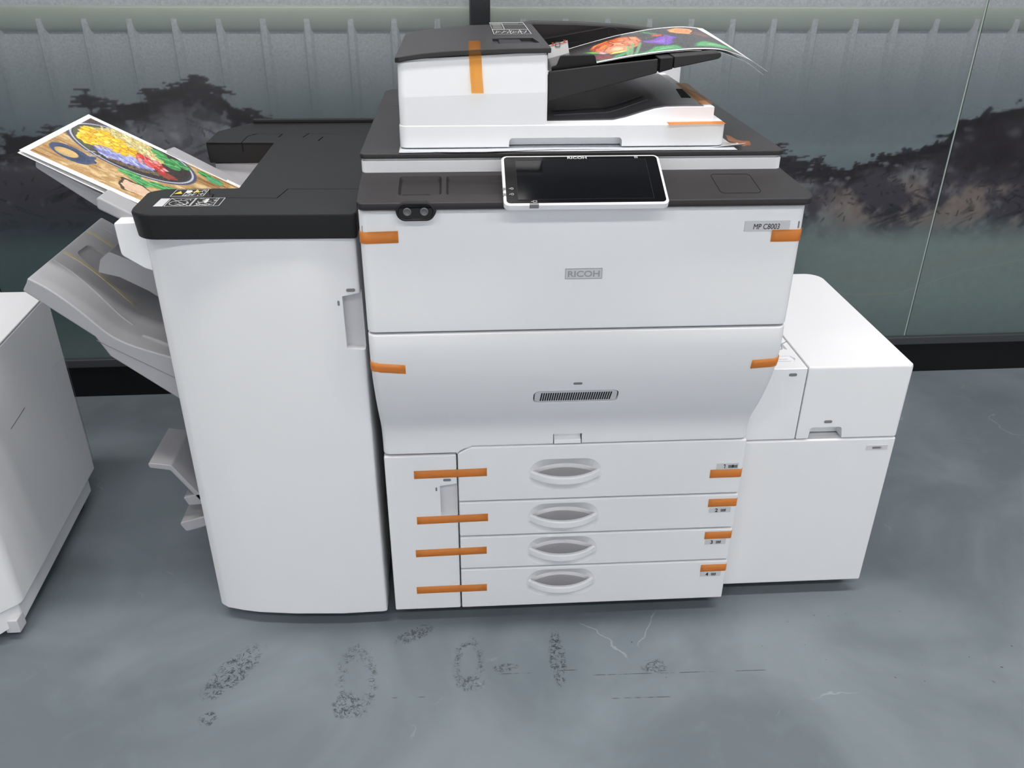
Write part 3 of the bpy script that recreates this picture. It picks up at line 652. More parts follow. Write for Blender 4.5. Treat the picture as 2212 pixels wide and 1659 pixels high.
# black lid of the feeder: gently domed
def lz(x, y):
    return float(np.interp(x, [.066, .085, .11, .15, .20, .26, .324], [1.2035, 1.2070, 1.2105, 1.2140, 1.2165, 1.2182, 1.2190])) - .010*max(0, (y-.40)/.07)**2*(1 if x < .15 else .4)
lx_ = np.linspace(.066, .3245, 40); ly_ = np.linspace(.0325, .470, 30)
V = []; F = []
for i, x in enumerate(lx_):
    for j, y in enumerate(ly_):
        # the far left corner is rounded off
        xx = x; k = max(0, (y-.36)/.11); xx = x + (.0305*k*k)*(1-(x-.066)/.2585); V.append((xx, y+.006*(x < .070), lz(x, y)))
n = len(V); V += [(v[0], v[1], v[2]-.0085) for v in V]; b = len(ly_); a_ = len(lx_)
for i in range(a_-1):
    for j in range(b-1):
        q = (i*b+j, (i+1)*b+j, (i+1)*b+j+1, i*b+j+1); F += [q, tuple(t+n for t in q[::-1])]
rim = [i*b for i in range(a_)] + [(a_-1)*b+j for j in range(1, b)] + [i*b+b-1 for i in range(a_-2, -1, -1)] + [j for j in range(b-2, 0, -1)]
for k in range(len(rim)):
    p, q = rim[k], rim[(k+1) % len(rim)]; F.append((p, q, q+n, p+n))
fl = mk('feeder_lid', V, F, DARK, fb, .0016, bang=55)
q0 = rpoly([(.2325, .100), (.312, .105), (.305, .176), (.2325, .176)], .003)
cut(fl, [loft('cutter', [[(p[0], p[1], 1.2135) for p in q0], [(p[0], p[1], 1.24) for p in q0]], VBLACK)])
boxes('lid_recess', [(.233, .311, .101, .175, 1.2118, 1.2128)], VBLACK, fl)
prism('lid_latch', [(.242, 1.2129), (.286, 1.2129), (.281, 1.2170), (.244, 1.2170)], 'Y', .104, .174, DARKB, fl, .0008)
PL = (0, 0, 1.2192)
wl = strokes('instruction_label', rect(.238, .225, .307, .44)+rect(.238, .31, .262, .42)+[((.238, .30), (.307, .30)), ((.238, .40), (.307, .40)), ((.27, .225), (.27, .30)), ((.29, .225), (.29, .30))]
    + [((.238, .437), (.306, .436)), ((.238, .433), (.306, .432)), ((.238, .305), (.307, .306))]
    + sum([[((.242+.0035*i, .24+.01*(i % 3)), (.246+.0035*i, .28-.008*(i % 4)))] for i in range(17)], [])
    + sum([[((.241, .325+.012*i), (.259, .325+.012*i+.004*(i % 2)))] for i in range(8)], []), .0010, (0, -.002, 1.2186), (1, 0, .006), (0, 1, 0), WPRINT, fl, off=.0002)
# document tray: rises to the right, raised side walls
TRZ = lambda x: 1.160+(x-.322)*.165
tray = prism('document_tray', [(.3235, 1.128), (.511, 1.1745), (.511, 1.1975), (.40, 1.1865), (.3235, 1.1775)], 'Y', .060, .066, DARKT, fb, .002)
prism('tray_floor', [(.3235, 1.130), (.53, 1.182), (.53, 1.190), (.45, 1.181), (.3235, 1.158)], 'Y', .0665, .44, BLACK, tray, .001)
prism('tray_hinge', [(.514, 1.1752), (.537, 1.1815), (.537, 1.2005), (.514, 1.1985)], 'Y', .0585, .43, BLACK, tray, .0015)
prism('tray_extension', [(.5385, 1.182), (.616, 1.1975), (.620, 1.2015), (.618, 1.2080), (.5385, 1.2015)], 'Y', .0600, .40, DARKT, tray, .0018)
prism('side_guide', rpoly([(.331, 1.165), (.412, 1.178), (.405, 1.2020), (.346, 1.2005), (.340, 1.1850), (.331, 1.182)], [0, 0, .005, .006, .004, 0]), 'Y', .080, .088, BLACK, tray, .0015)
prism('rear_guide', rpoly([(.335, 1.150), (.512, 1.175), (.505, 1.2100), (.485, 1.2160), (.33, 1.1900)], [0, 0, .01, .004, 0]), 'Y', .40, .404, BLACK, tray, .001)
strokes('guide_lines', [((.335, .004), (.485, .028))]+polyline([(.49+.010*math.cos(t), .018+.008*math.sin(t)) for t in np.linspace(0, 5.5, 14)])+[((.345, -.012), (.42, -.001))], .0007, (0, .3995, 1.189), (1, 0, 0), (0, 0, 1), DARK, tray)
rc = prism('rear_cover', [(.3235, 1.150), (.30, 1.2150), (.33, 1.2195), (.42, 1.2180), (.52, 1.2130), (.60, 1.2040), (.66, 1.1945), (.664, 1.175), (.60, 1.172), (.45, 1.165)], 'Y', .445, .50, DARKT, fb, .004)
prism('rear_column', [(.3235, 1.094), (.652, 1.094), (.652, 1.180), (.60, 1.174), (.45, 1.167), (.3235, 1.152)], 'Y', .452, .49, WHITE2, fb, .003)
# tag hanging inside the tray
tg = prism('hang_tag', [(.350, 1.148), (.395, 1.158), (.388, 1.1975), (.350, 1.1885)], 'Y', .330, .3312, mat('white_tag_card', (222, 224, 226), .5), fb)
strokes('tag_print', [((.350, -.0015), (.388, .0075)), ((.357, .001), (.361, .006)), ((.361, .001), (.357, .006)), ((.380, .006), (.384, .011)), ((.384, .006), (.380, .011))], .0012, (0, .3298, 1.188), (1, 0, 0), (0, 0, 1), mat('orange_print', (215, 95, 50), .5), tg)
strokes('tag_symbol', rect(.3645, -.001, .373, .007), .0018, (0, .3298, 1.187), (1, 0, 0), (0, 0, 1), MARK, tg)
# exit tray under the document tray: dark recessed ramp on a white riser
rz = [(.3235, 1.0955), (.440, 1.0965), (.462, 1.101), (.49, 1.1095), (.512, 1.1155), (.532, 1.1185), (.560, 1.1190), (.602, 1.1190), (.6165, 1.1190)]
prof_ = rz + [(.6165, 1.0952), (.3235, 1.0952)]
prism('exit_riser', prof_, 'Y', .055, .45, WHITE2, fb, .0028)
rr = np.array(rz); V = []; F = []
xs_ = np.linspace(.3235, .600, 60); ys_ = np.linspace(.0625, .44, 50)
for x in xs_:
    for y in ys_:
        e = min(1, (y-.0625)/.02, (.600-x)/.012)
        z = float(np.interp(x, rr[:, 0], rr[:, 1])) + .0006
        V.append((x, y, z+.0006*max(0, e)))
nb = len(ys_)
F = [(i*nb+j, (i+1)*nb+j, (i+1)*nb+j+1, i*nb+j+1) for i in range(len(xs_)-1) for j in range(nb-1)]
# clip the ramp's front edge so that it sweeps as in the housing
V = [(x, y, z) for x, y, z in V]
et = mk('exit_ramp', V, F, EXIT, fb, smooth=True, wn=False)
sg = []
for yk in (.105, .150):
    for i in range(14):
        x0, x1 = .34+.0125*i, .34+.0125*(i+1)
        sg.append(((x0, yk+.03*i/14), (x1, yk+.03*(i+1)/14)))
RV = []; RF = []
for (p, q) in sg:
    n = len(RV)
    for (x, y) in (p, q):
        z = float(np.interp(x, rr[:, 0], rr[:, 1]))+.0012
        RV += [(x, y-.0012, z), (x, y, z+.0016), (x, y+.0012, z)]
    RF += [(n, n+3, n+4, n+1), (n+1, n+4, n+5, n+2)]
h_ = len(RV)//2; g_ = len(RF)//2
mk('ramp_rib', RV[:h_], RF[:g_], EXIT, fb, wn=False); mk('ramp_rib', RV[h_:], [tuple(i-h_ for i in f) for f in RF[g_:]], EXIT, fb, wn=False)
prism('ramp_pocket', rpoly([(.578, .14), (.596, .14), (.602, .235), (.590, .235)], .002), 'Z', 1.1195, 1.1206, VBLACK, et)

# ------------------------------------------------------------------ protective foam sheets under the feeder
xs_ = np.linspace(.066, .652, 160); ys_ = np.linspace(.0115, .49, 40)
def foam(name, dz, label, corner):
    V = []; rs = np.random.RandomState(int(dz*1e5) % 97)
    ph = rs.rand(6)*6
    for x in xs_:
        for y in ys_:
            f = max(0, 1-(y-.012)/.05)*(1 if dz else .4)
            yy = y+.004*math.sin(x*21+ph[0])*f + (.012 if corner else 0)*f*min(1, max(0, (x-.30)/.3))
            z = 1.0545+dz+.0012*f*max(0, math.sin((x-.2)*12))*(1 if dz else 0)+.0002*f*math.sin(x*90+ph[1])*math.sin(x*37+ph[2])
            if corner and x > .60: z += .007*((x-.60)/.05)**1.5*f*(.6+.4*math.sin(y*200)); 
            V.append((x+(.018*f*max(0, (x-.6)/.05) if corner else 0), yy, z))
    nb = len(ys_)
    F = [(i*nb+j, (i+1)*nb+j, (i+1)*nb+j+1, i*nb+j+1) for i in range(len(xs_)-1) for j in range(nb-1)]
    o = mk(name, V, F, FOAM, wn=False); md = o.modifiers.new('s', 'SOLIDIFY'); md.thickness = .0008; md.offset = -1
    tag(o, label, 'packing sheet', 'foam sheets under the document feeder'); return o
foam('foam_sheet', 0, 'flat lower white foam packing sheet between black scanner top and feeder', False)
foam('foam_sheet', .0014, 'upper white foam packing sheet with crumpled corner sticking out at the right of the feeder', True)

# ------------------------------------------------------------------ printed sheets
PRINT = mat('printed_paper', (240, 240, 240), .28, .5, attr='paint')
FEDGE = np.array([(.33, .1, 1.169), (.413, .1, 1.187), (.469, .1, 1.197), (.526, .1, 1.2045), (.582, .1, 1.209), (.632, .1, 1.2085), (.683, .1, 1.192), (.718, .1, 1.171)])
BEDGE = np.array([(.328, .397, 1.156), (.355, .397, 1.162), (.429, .397, 1.183), (.495, .397, 1.2), (.562, .397, 1.212), (.619, .397, 1.217), (.645, .397, 1.2165), (.675, .397, 1.213)])
def arc(P):
    s = np.r_[0, np.cumsum(np.linalg.norm(np.diff(P, axis=0), axis=1))]; s /= s[-1]; t = np.linspace(0, 1, 200)
    Q = np.stack([np.interp(t, s, P[:, k]) for k in range(3)], -1)
    for _ in range(60): Q[1:-1] = .25*Q[:-2]+.5*Q[1:-1]+.25*Q[2:]
    return Q
def tulips(S, T):
    """S along the sheet 0..1, T across 0..1"""
    C = np.zeros(S.shape+(3,))+np.array((52., 48., 50.))
    n = fbm(S*3, T, 6, 4, 5); g = fbm(S*3, T*4, 9, 3, 9)
    C *= (1+.25*(n-.5))[..., None]; C = mixc(C, (78, 72, 74), sst(.6, .95, S)*.5)
    def blob(C, P, c, c2=None, soft=.6, sd=1):
        m_ = inpoly(S+.004*(vnoise(S*30, T*20, sd)-.5), T+.02*(vnoise(S*26, T*14, sd+1)-.5), P)
        D = np.full(S.shape, 9.)
        for k in range(len(P)):
            dd, _ = segd(S*2.2, T, (P[k][0]*2.2, P[k][1]), (P[(k+1) % len(P)][0]*2.2, P[(k+1) % len(P)][1])); D = np.minimum(D, dd)
        h = np.clip(D/.10, 0, 1); h = .7*h+.3*vnoise(S*14+T*5, T*7-S*4, sd+3)
        col = np.asarray(c)*(1-h[..., None]) + np.asarray(c2 or c)*h[..., None]
        fold = sst(.30, .5, np.abs((D*11+.6*vnoise(S*9, T*6, sd+5)) % 1-.5)); col = col*(1-.22*fold[..., None])
        col = col*(.72+.5*sst(0, .03, D))[..., None]
        return np.where(m_[..., None], col*.88, C)
    gr = (34, 120, 66); gl = (112, 190, 120)
    C = blob(C, [(.22, .02), (.33, .05), (.40, .16), (.44, .38), (.41, .40), (.36, .20), (.28, .10), (.21, .07)], gr, (70, 170, 100), sd=2)
    C = blob(C, [(.22, .60), (.25, .42), (.30, .25), (.31, .32), (.28, .50)], (60, 150, 60), (180, 210, 80), sd=3)
    C = blob(C, [(.35, .03), (.45, .10), (.52, .24), (.62, .22), (.61, .05), (.50, .0), (.40, .0)], gr, gl, sd=4)
    C = blob(C, [(.66, .10), (.72, .26), (.80, .40), (.92, .40), (.97, .30), (.86, .20), (.78, .10)], gr, gl, sd=5)
    C = blob(C, [(.60, .90), (.63, .95), (.69, .62), (.72, .50), (.68, .48), (.66, .60)], (40, 110, 70), (80, 170, 110), sd=6)
    C = blob(C, [(.24, .30), (.23, .08), (.28, .04), (.31, .10), (.29, .26)], (150, 20, 26), (90, 10, 20), sd=7)
    C = blob(C, [(.27, .62), (.31, .78), (.40, .86), (.50, .86), (.55, .76), (.53, .55), (.47, .36), (.39, .25), (.32, .22), (.29, .34), (.27, .48)], (226, 110, 50), (240, 170, 120), sd=8)
    C = blob(C, [(.40, .84), (.47, .88), (.52, .82), (.50, .66), (.45, .60), (.41, .70)], (200, 80, 36), (238, 140, 70), sd=16)
    C = blob(C, [(.28, .50), (.33, .44), (.40, .62), (.40, .80), (.33, .74), (.28, .60)], (206, 66, 30), (240, 150, 60), sd=17)
    C = blob(C, [(.44, .40), (.50, .46), (.52, .62), (.47, .70), (.43, .60)], (214, 96, 56), (246, 176, 130), sd=18)
    C = blob(C, [(.27, .38), (.285, .28), (.31, .30), (.30, .44)], (240, 190, 190), (214, 120, 120), sd=19)
    C = blob(C, [(.30, .40), (.34, .24), (.41, .26), (.44, .42), (.41, .56), (.35, .56)], (226, 120, 70), (252, 206, 170), sd=9)
    C = blob(C, [(.30, .22), (.36, .20), (.41, .24), (.38, .30), (.33, .30)], (250, 214, 80), (246, 190, 120), sd=10)
    C = blob(C, [(.27, .46), (.30, .60), (.36, .70), (.30, .66), (.27, .60)], (200, 50, 30), (230, 100, 40), sd=11)
    C = blob(C, [(.51, .54), (.53, .40), (.58, .22), (.62, .28), (.66, .42), (.71, .52), (.68, .66), (.62, .60), (.57, .52)], (84, 40, 150), (150, 100, 210), sd=12)
    C = blob(C, [(.60, .66), (.63, .76), (.68, .70), (.65, .60)], (170, 40, 40), (210, 80, 50), sd=13)
    C = blob(C, [(.73, .76), (.75, .88), (.82, .95), (.89, .90), (.88, .74), (.82, .66), (.76, .68)], (238, 170, 100), (224, 130, 80), sd=14)
    C = blob(C, [(.82, .70), (.90, .86), (.95, .78), (.92, .60), (.86, .60)], (90, 60, 56), (120, 80, 70), sd=15)
    for (a, b2_) in (((.37, .04), (.47, .50)), ((.39, .04), (.50, .46)), ((.36, .06), (.43, .42))):
        dd, _ = segd(S*2, T, (a[0]*2, a[1]), (b2_[0]*2, b2_[1])); C = mixc(C, (120, 180, 120), sst(.02, .008, dd)*.8)
    bord = (S < .005) | (S > .955) | (T < .035) | (T > .97)
    C[bord] = (236, 237, 240)
    return C
def tulip_sheet(dz, dx, printed, label):
    Fq, Bq = arc(FEDGE), arc(BEDGE); a, b = 300, 120
    s = np.linspace(0, 1, a); t = np.linspace(0, 1, b)
    idx = s*199; Fs = np.stack([np.interp(idx, np.arange(200), Fq[:, k]) for k in range(3)], -1); Bs = np.stack([np.interp(idx, np.arange(200), Bq[:, k]) for k in range(3)], -1)
    P = Fs[:, None, :]*(1-t[None, :, None]) + Bs[:, None, :]*t[None, :, None]
    P[..., 0] += dx; P[..., 2] += dz - (.006*abs(dx)/.01*s[:, None]**6 if dx else 0)
    P[..., 2] += .0012*np.sin(t[None, :]*3.1)*s[:, None]
    S, T = np.meshgrid(s, t, indexing='ij'); C = tulips(S, T) if printed else np.zeros(S.shape+(3,))+238.
    o = colour_grid('printed_sheet', P, C, PRINT, thick=.0003, tn=(0, 0, 1))
    tag(o, label, 'printout', 'prints on the document tray'); return o
tulip_sheet(0, 0, True, 'glossy tulip photo print curling off the document tray')
tulip_sheet(-.0022, -.006, False, 'white sheet lying under the tulip print on the document tray, its edge just showing')

def food(X, Y):
    """X, Y are sheet coordinates in metres"""
    C = np.zeros(X.shape+(3,))+np.array((176., 138., 84.))
    g = fbm(X*1.0, Y*1.0, 60, 4, 21); w_ = fbm(X*3+.6*vnoise(X*20, Y*20, 4), Y*40, 3.0, 4, 24)
    C = mixc(C, (214, 186, 136), sst(.45, .75, g)); C = mixc(C, (118, 80, 44), sst(.52, .72, w_)*.7)
    C = mixc(C, (66, 42, 30), sst(.32, .40, Y+.25*(X+.62))*sst(-.44, -.52, X)*.95)       # dark board beyond the pan
    C = mixc(C, (210, 200, 180), sst(.05, .0, np.abs(((np.hypot(X+.50, Y-.17)*38+g*2) % 1)-.5))*.5)
    cx_, cy_ = -.512, .382; th = math.radians(0)
    E = lambda rx, ry: np.hypot((X-cx_)/rx, (Y-cy_)/ry)
    e = E(.108, .101)
    C = mixc(C, (58, 66, 96), sst(1.10, 1.06, e)); C = mixc(C, (190, 190, 196), sst(1.035, 1.02, e)); C = mixc(C, (40, 42, 58), sst(1.0, .985, e))
    C = mixc(C, (84, 84, 60), sst(.99, .95, e)*sst(-.53, -.57, X)); C = mixc(C, (38, 24, 20), sst(.97, .93, e)*sst(-.575, -.54, X))
    h = vnoise(X*170, Y*120, 31); h2 = vnoise(X*90+Y*70, Y*200, 33)
    def patch(C, P, c, c2, k=h, line=None):
        m_ = inpoly(X+.005*(vnoise(X*160, Y*160, 7)-.5), Y+.005*(vnoise(X*150, Y*170, 9)-.5), P).astype(float)
        col = np.asarray(c)*(1-k[..., None])+np.asarray(c2)*k[..., None]
        if line: a, f, dk = line; q = np.abs(((X*math.cos(a)+Y*math.sin(a))*f+h*1.5) % 1-.5); col = col*(1-dk*sst(.38, .48, q)[..., None])
        return C*(1-m_[..., None])+col*m_[..., None]
    C = patch(C, [(-.60, .415), (-.575, .468), (-.515, .468), (-.465, .438), (-.458, .40), (-.50, .385), (-.56, .41)], (214, 198, 128), (236, 224, 170), line=(1.9, 150, .35))
    C = patch(C, [(-.570, .330), (-.545, .352), (-.50, .372), (-.468, .362), (-.462, .338), (-.50, .312), (-.545, .300)], (126, 134, 206), (196, 200, 240), line=(2.2, 190, .35))
    C = patch(C, [(-.54, .300), (-.50, .315), (-.455, .340), (-.45, .325), (-.49, .297), (-.53, .290)], (70, 56, 42), (110, 92, 66), h2)
    C = patch(C, [(-.607, .37), (-.610, .405), (-.585, .432), (-.555, .425), (-.515, .402), (-.492, .380), (-.508, .358), (-.545, .335), (-.580, .318), (-.598, .335)], (252, 190, 20), (255, 226, 90), vnoise(X*60, Y*60, 40))
    C = patch(C, [(-.512, .375), (-.495, .398), (-.470, .400), (-.448, .372), (-.442, .345), (-.470, .350), (-.495, .355)], (214, 56, 44), (232, 130, 120), vnoise(X*90, Y*90, 41))
    C = patch(C, [(-.46, .35), (-.44, .36), (-.42, .35), (-.43, .33), (-.45, .33)], (120, 40, 26), (160, 60, 30))
    rs = random.Random(5)
    def scatter(C, P, cols, n, L, W_, a0, da):
        xs2 = [p[0] for p in P]; ys2 = [p[1] for p in P]
        for k in range(n):
            for _ in range(20):
                x = rs.uniform(min(xs2), max(xs2)); y = rs.uniform(min(ys2), max(ys2))
                if inpoly(np.array([x]), np.array([y]), P)[0]: break
            a = a0+rs.uniform(-da, da); l = L*rs.uniform(.6, 1.2); w2 = W_*rs.uniform(.7, 1.3); c = np.array(rs.choice(cols), float)*rs.uniform(.9, 1.05)
            ii = np.where((np.abs(X-x) < l*1.2) & (np.abs(Y-y) < l*1.2))
            if len(ii[0]) == 0: continue
            dx, dy = X[ii]-x, Y[ii]-y; u = (dx*math.cos(a)+dy*math.sin(a))/l; v = (dy*math.cos(a)-dx*math.sin(a))/w2
            r = (np.abs(u)**3+np.abs(v)**3)**(1/3.); kk = sst(1.05, .92, r)[:, None]; cc = c*(.68+.38*sst(1.0, .55, r)+.08*v)[:, None]
            C[ii] = C[ii]*(1-kk)+cc*kk
        return C
    C = scatter(C, [(-.60, .415), (-.575, .465), (-.515, .465), (-.468, .436), (-.462, .40), (-.50, .388), (-.56, .41)], [(226, 210, 140), (238, 226, 168), (206, 186, 110)], 170, .013, .0026, -.75, .5)
    C = scatter(C, [(-.570, .330), (-.545, .350), (-.50, .370), (-.468, .360), (-.462, .338), (-.50, .312), (-.545, .300)], [(150, 158, 226), (198, 202, 244), (120, 120, 190)], 90, .014, .0016, -.35, .5)
    C = scatter(C, [(-.603, .37), (-.606, .405), (-.585, .430), (-.555, .423), (-.515, .400), (-.495, .380), (-.508, .360), (-.545, .337), (-.580, .320), (-.596, .337)], [(255, 206, 40), (255, 224, 84), (244, 176, 14), (255, 190, 20)], 75, .010, .0065, .6, 1.4)
    C = scatter(C, [(-.510, .375), (-.495, .396), (-.470, .398), (-.450, .372), (-.445, .348), (-.470, .353), (-.495, .357)], [(214, 50, 40), (232, 96, 84), (226, 150, 150), (190, 34, 30)], 26, .011, .0045, -.9, .5)
    C = scatter(C, [(-.54, .298), (-.50, .313), (-.455, .338), (-.45, .325), (-.49, .299), (-.53, .290)], [(96, 80, 58), (60, 46, 36), (120, 104, 80)], 60, .003, .002, 0, 3)
    G1, G2 = (30, 110, 52), (80, 170, 90)
    for (x, y, rx, ry, a) in [(-.482, .448, .017, .013, -.3), (-.468, .430, .016, .015, .3), (-.448, .442, .013, .014, -.6), (-.447, .412, .016, .019, .5), (-.430, .436, .011, .013, .5),
                              (-.486, .270, .020, .013, .25), (-.458, .258, .018, .013, .0), (-.436, .272, .016, .014, .3), (-.458, .238, .014, .006, .5), (-.47, .250, .016, .006, -.4), (-.412, .285, .016, .012, .2),
                              (-.392, .448, .015, .012, -.3), (-.370, .438, .017, .017, -.05)]:
        dx, dy = X-x, Y-y; u = dx*math.cos(a)+dy*math.sin(a); v = dy*math.cos(a)-dx*math.sin(a); r = np.hypot(u/rx, v/ry); k = sst(1.05, .95, r)
        col = np.asarray(G1)*(1-h[..., None])+np.asarray(G2)*h[..., None]; col = np.where((np.abs(v) < .0012)[..., None], (130, 200, 130), col)
        if x > -.38: col = col*.5+np.array((110., 170., 150.))*.5
        C = C*(1-k[..., None])+col*k[..., None]
    C = patch(C, [(-.490, .236), (-.455, .240), (-.43, .225), (-.44, .19), (-.470, .182), (-.486, .200)], (60, 38, 28), (70, 46, 34))
    C = patch(C, [(-.484, .230), (-.455, .234), (-.425, .222), (-.43, .19), (-.466, .187), (-.480, .204)], (206, 172, 142), (222, 192, 164), line=(1.5, 120, .1))
    r = np.hypot((X+.576)/.036, (Y-.238+.16*(X+.576))/.033); r2 = np.hypot((X+.582)/.019, (Y-.234)/.019)
    C = mixc(C, (40, 52, 84), sst(1.04, .96, r)); C = mixc(C, (70, 90, 130), sst(.92, .80, np.abs(r-.85)*6)*.4); C = patch(C, [(-.556, .262), (-.545, .275), (-.535, .240), (-.545, .228)], (40, 52, 84), (70, 86, 120))
    k = sst(1.05, .95, r2); C = C*(1-k[..., None])+np.array((196., 164., 106.))*(.8+.4*g[..., None])*k[..., None]
    for (x0, y0, x1, y1) in ((-.568, .278, -.556, .298), (-.556, .270, -.544, .290)):
        dd, t = segd(X, Y, (x0, y0), (x1, y1)); C = mixc(C, (150, 150, 156), sst(.003, .0015, dd))
    bord = (X < -.6175) | (Y < .168) | (Y > .4665); C[bord] = (238, 239, 243)
    return C
def food_sheet(dz, dx, dy, curl, printed, label):
    a, b = 330, 330; X, Y = np.meshgrid(np.linspace(-.627, -.27, a), np.linspace(.150, .483, b), indexing='ij')
    Z = 1.033 - .53*(X+.626) + dz - curl*np.exp(-((Y-.15)/.02)**2)*np.exp(-((X+.5)/.08)**2)
    P = np.stack([X+dx, Y+dy, Z], -1)
    C = food(X, Y) if printed else np.zeros(X.shape+(3,))+240.
    o = colour_grid('printed_sheet', P, C, PRINT, thick=.0003, tn=(.468, 0, .884)); tag(o, label, 'printout', 'prints on the upper output tray'); return o
food_sheet(0, 0, 0, 0, True, 'colour print of a pan of pasta and vegetables lying on the upper output tray')
food_sheet(-.004, -.003, -.002, .004, False, 'white-edged sheet under the pan photo on the upper output tray')

# ------------------------------------------------------------------ finisher
F0 = thing('document_finisher', (-.2, .38, 0), 'tall white finisher with charcoal top and grey output trays, docked left of the copier', 'finisher')
def bow(x): return float(np.interp(x, [-.396, -.390, -.377, -.340, -.306, -.222, -.118, -.017], [.046, .040, .031, .0195, .012, .0025, -.003, -.001]))
bx = [-.396, -.394, -.390, -.384, -.377, -.36, -.34, -.32, -.306, -.28, -.25, -.222, -.18, -.15, -.118, -.08, -.05, -.03, -.024, -.020, -.0175]
def bring(z, k=0.):
    R = [(bx[0]+k, .07, z)] + [(x+k*(x < -.3)-k*(x > -.1), bow(x)+k+(.004 if x > -.019 else .001 if x > -.021 else 0), z) for x in bx] + [(bx[-1]-k, .07, z)]
    return R
P = [(-.386, .07), (-.020, .07), (-.020, .765), (-.386, .765)]
Fb = []
V, F = prismvf(P, 'Z', .045, .845); n = len(V)
v2, f2 = prismvf([(-.386, .07), (-.26, .07), (-.26, .150), (-.386, .150)], 'Z', .846, .911, n); V += v2; F += f2; n = len(V)
v2, f2 = prismvf([(-.259, .07), (-.020, .07), (-.020, .765), (-.259, .765)], 'Z', .846, .911, n); V += v2; F += f2; n = len(V)
v2, f2 = prismvf([(-.395, .575), (-.2595, .575), (-.2595, .765), (-.395, .765)], 'Z', .846, .911, n); V += v2; F += f2
mk('cabinet', V, F, WHITE, F0, .003)
fd = loft('front_door', [bring(.0305, .003), bring(.034), bring(.905), bring(.909, .002)], WHITE, F0, 0, ang=30)
cut(fd, [prism('cutter', [(-.051, .693), (-.01, .688), (-.01, .807), (-.051, .799)], 'Y', -.02, .018, VBLACK)])
box('grip_recess', (-.0505, -.0185, .0175, .0185, .690, .803), OFFW, fd)
pill(-.0345, .811, .0082, .0030, -.0022, fd); pill(-.0585, .786, .0018, .0048, -.0025, fd)
dk = rpoly([(-.405, -.004), (-.011, -.014), (-.030, .776), (-.352, .776), (-.412, .675), (-.410, .552), (-.2535, .546), (-.249, .1585), (-.385, .1585), (-.411, .138)],
           [.045, .008, .006, .03, .03, .006, .003, .003, .022, .02])
dkb = [(p[0]*.985-.003, p[1]*.99+.003) for p in dk]
tc_ = loft('top_cover', [[(p[0], p[1], .911) for p in dkb], [(p[0], p[1], .953) for p in dk], [(p[0], p[1], .957) for p in [(q[0]*.99-.002, q[1]*.992+.0015) for q in dk]]], DARKB, F0, .0014, bang=35)
groove(tc_, wd=.002, z=.957, pts=[(-.3005, .17), (-.3005, .150), (-.292, .118), (-.285, .117), (-.283, .096), (-.165, .0875), (-.155, .149), (.0, .143)])
groove(tc_, [(-.327, .53), (-.327, .61), (-.315, .640)], .957, .002)
groove(tc_, [(-.315, .640), (-.25, .634)], .957, .0012); groove(tc_, [(-.196, .638), (-.12, .634)], .957, .0012)
groove(tc_, [(-.325, .62), (-.31, .637)], .957, .003)
groove(tc_, [(-.253, .600), (-.250, .635)], .957, .0025); groove(tc_, [(-.196, .600), (-.188, .638)], .957, .003); groove(tc_, [(-.155, .560), (-.150, .60)], .957, .003)
box('seam_line', (-.3275, -.3255, .5478, .5492, .912, .955), VBLACK, tc_)
boxes('rear_ledge', [(-.345, -.035, .764, .778, .957, .966)], DARKB, tc_, .002)
# warning labels on the top cover
ZL = (0, 0, .9572)
def hatch(x0, y0, x1, y1, n, seed):
    r = random.Random(seed); o = []
    for i in range(n):
        a = (r.uniform(x0, x1), r.uniform(y0, y1)); o.append((a, (min(x1, max(x0, a[0]+r.uniform(-.012, .012))), min(y1, max(y0, a[1]+r.uniform(-.012, .012))))))
    return o
l1 = strokes('warning_label', rect(-.360, .105, -.301, .150)+[((-.339, .105), (-.339, .150)), ((-.322, .105), (-.322, .150))]+hatch(-.338, .107, -.303, .125, 14, 1)+hatch(-.322, .125, -.303, .148, 6, 2), .0011, ZL, (1, 0, 0), (0, 1, 0), WPRINT, tc_)
mk('hazard_triangle', [(-.358, .122, .9575), (-.343, .122, .9575), (-.3505, .141, .9575), (-.327, .130, .9575), (-.313, .130, .9575), (-.320, .147, .9575)], [(0, 1, 2), (3, 4, 5)], YPRINT, l1, smooth=False)
mk('hazard_roundel', [(-.334+.006*math.cos(t), .135+.010*math.sin(t), .9576) for t in np.linspace(0, 6.28, 18, endpoint=False)], [tuple(range(18))], WPRINT, l1, smooth=False)
l2 = strokes('jam_label', rect(-.353, .042, -.258, .092)+[((-.310, .042), (-.310, .092)), ((-.308, .042), (-.308, .092)), ((-.352, .090), (-.312, .044)), ((-.268, .042), (-.268, .092))]+polyline([(-.333+.016*math.cos(t), .062+.016*math.sin(t)) for t in np.linspace(0, 6.28, 16)])+hatch(-.345, .046, -.315, .085, 16, 3)+hatch(-.302, .045, -.270, .088, 30, 4), .0011, ZL, (1, 0, 0), (0, 1, 0), WPRINT, tc_)
mk('label_flag', [(-.372, .042, .9575), (-.3555, .042, .9575), (-.3555, .092, .9575), (-.372, .092, .9575)], [(0, 1, 2, 3)], LGREY, l2, smooth=False)
mk('label_arrow', [(-.290, .070, .9577), (-.284, .070, .9577), (-.284, .085, .9577), (-.290, .085, .9577), (-.293, .070, .9577), (-.281, .070, .9577), (-.287, .060, .9577)], [(0, 1, 2, 3), (4, 6, 5)], WPRINT, l2, smooth=False)
# small white side cover
prism('side_cover', rpoly([(-.386, .825), (-.415, .836), (-.452, .862), (-.4535, .9235), (-.386, .9245)], [0, .01, .012, .005, 0]), 'Y', .060, .147, WHITE2, F0, .003)
box('inner_wall', (-.3955, -.262, .555, .574, .80, .908), OFFW, F0)
strokes('arrow_mark', polyline([(-.312, .862), (-.312, .872), (-.296, .872)]), .0015, (0, .5545, 0), (1, 0, 0), (0, 0, 1), MARK, F0)
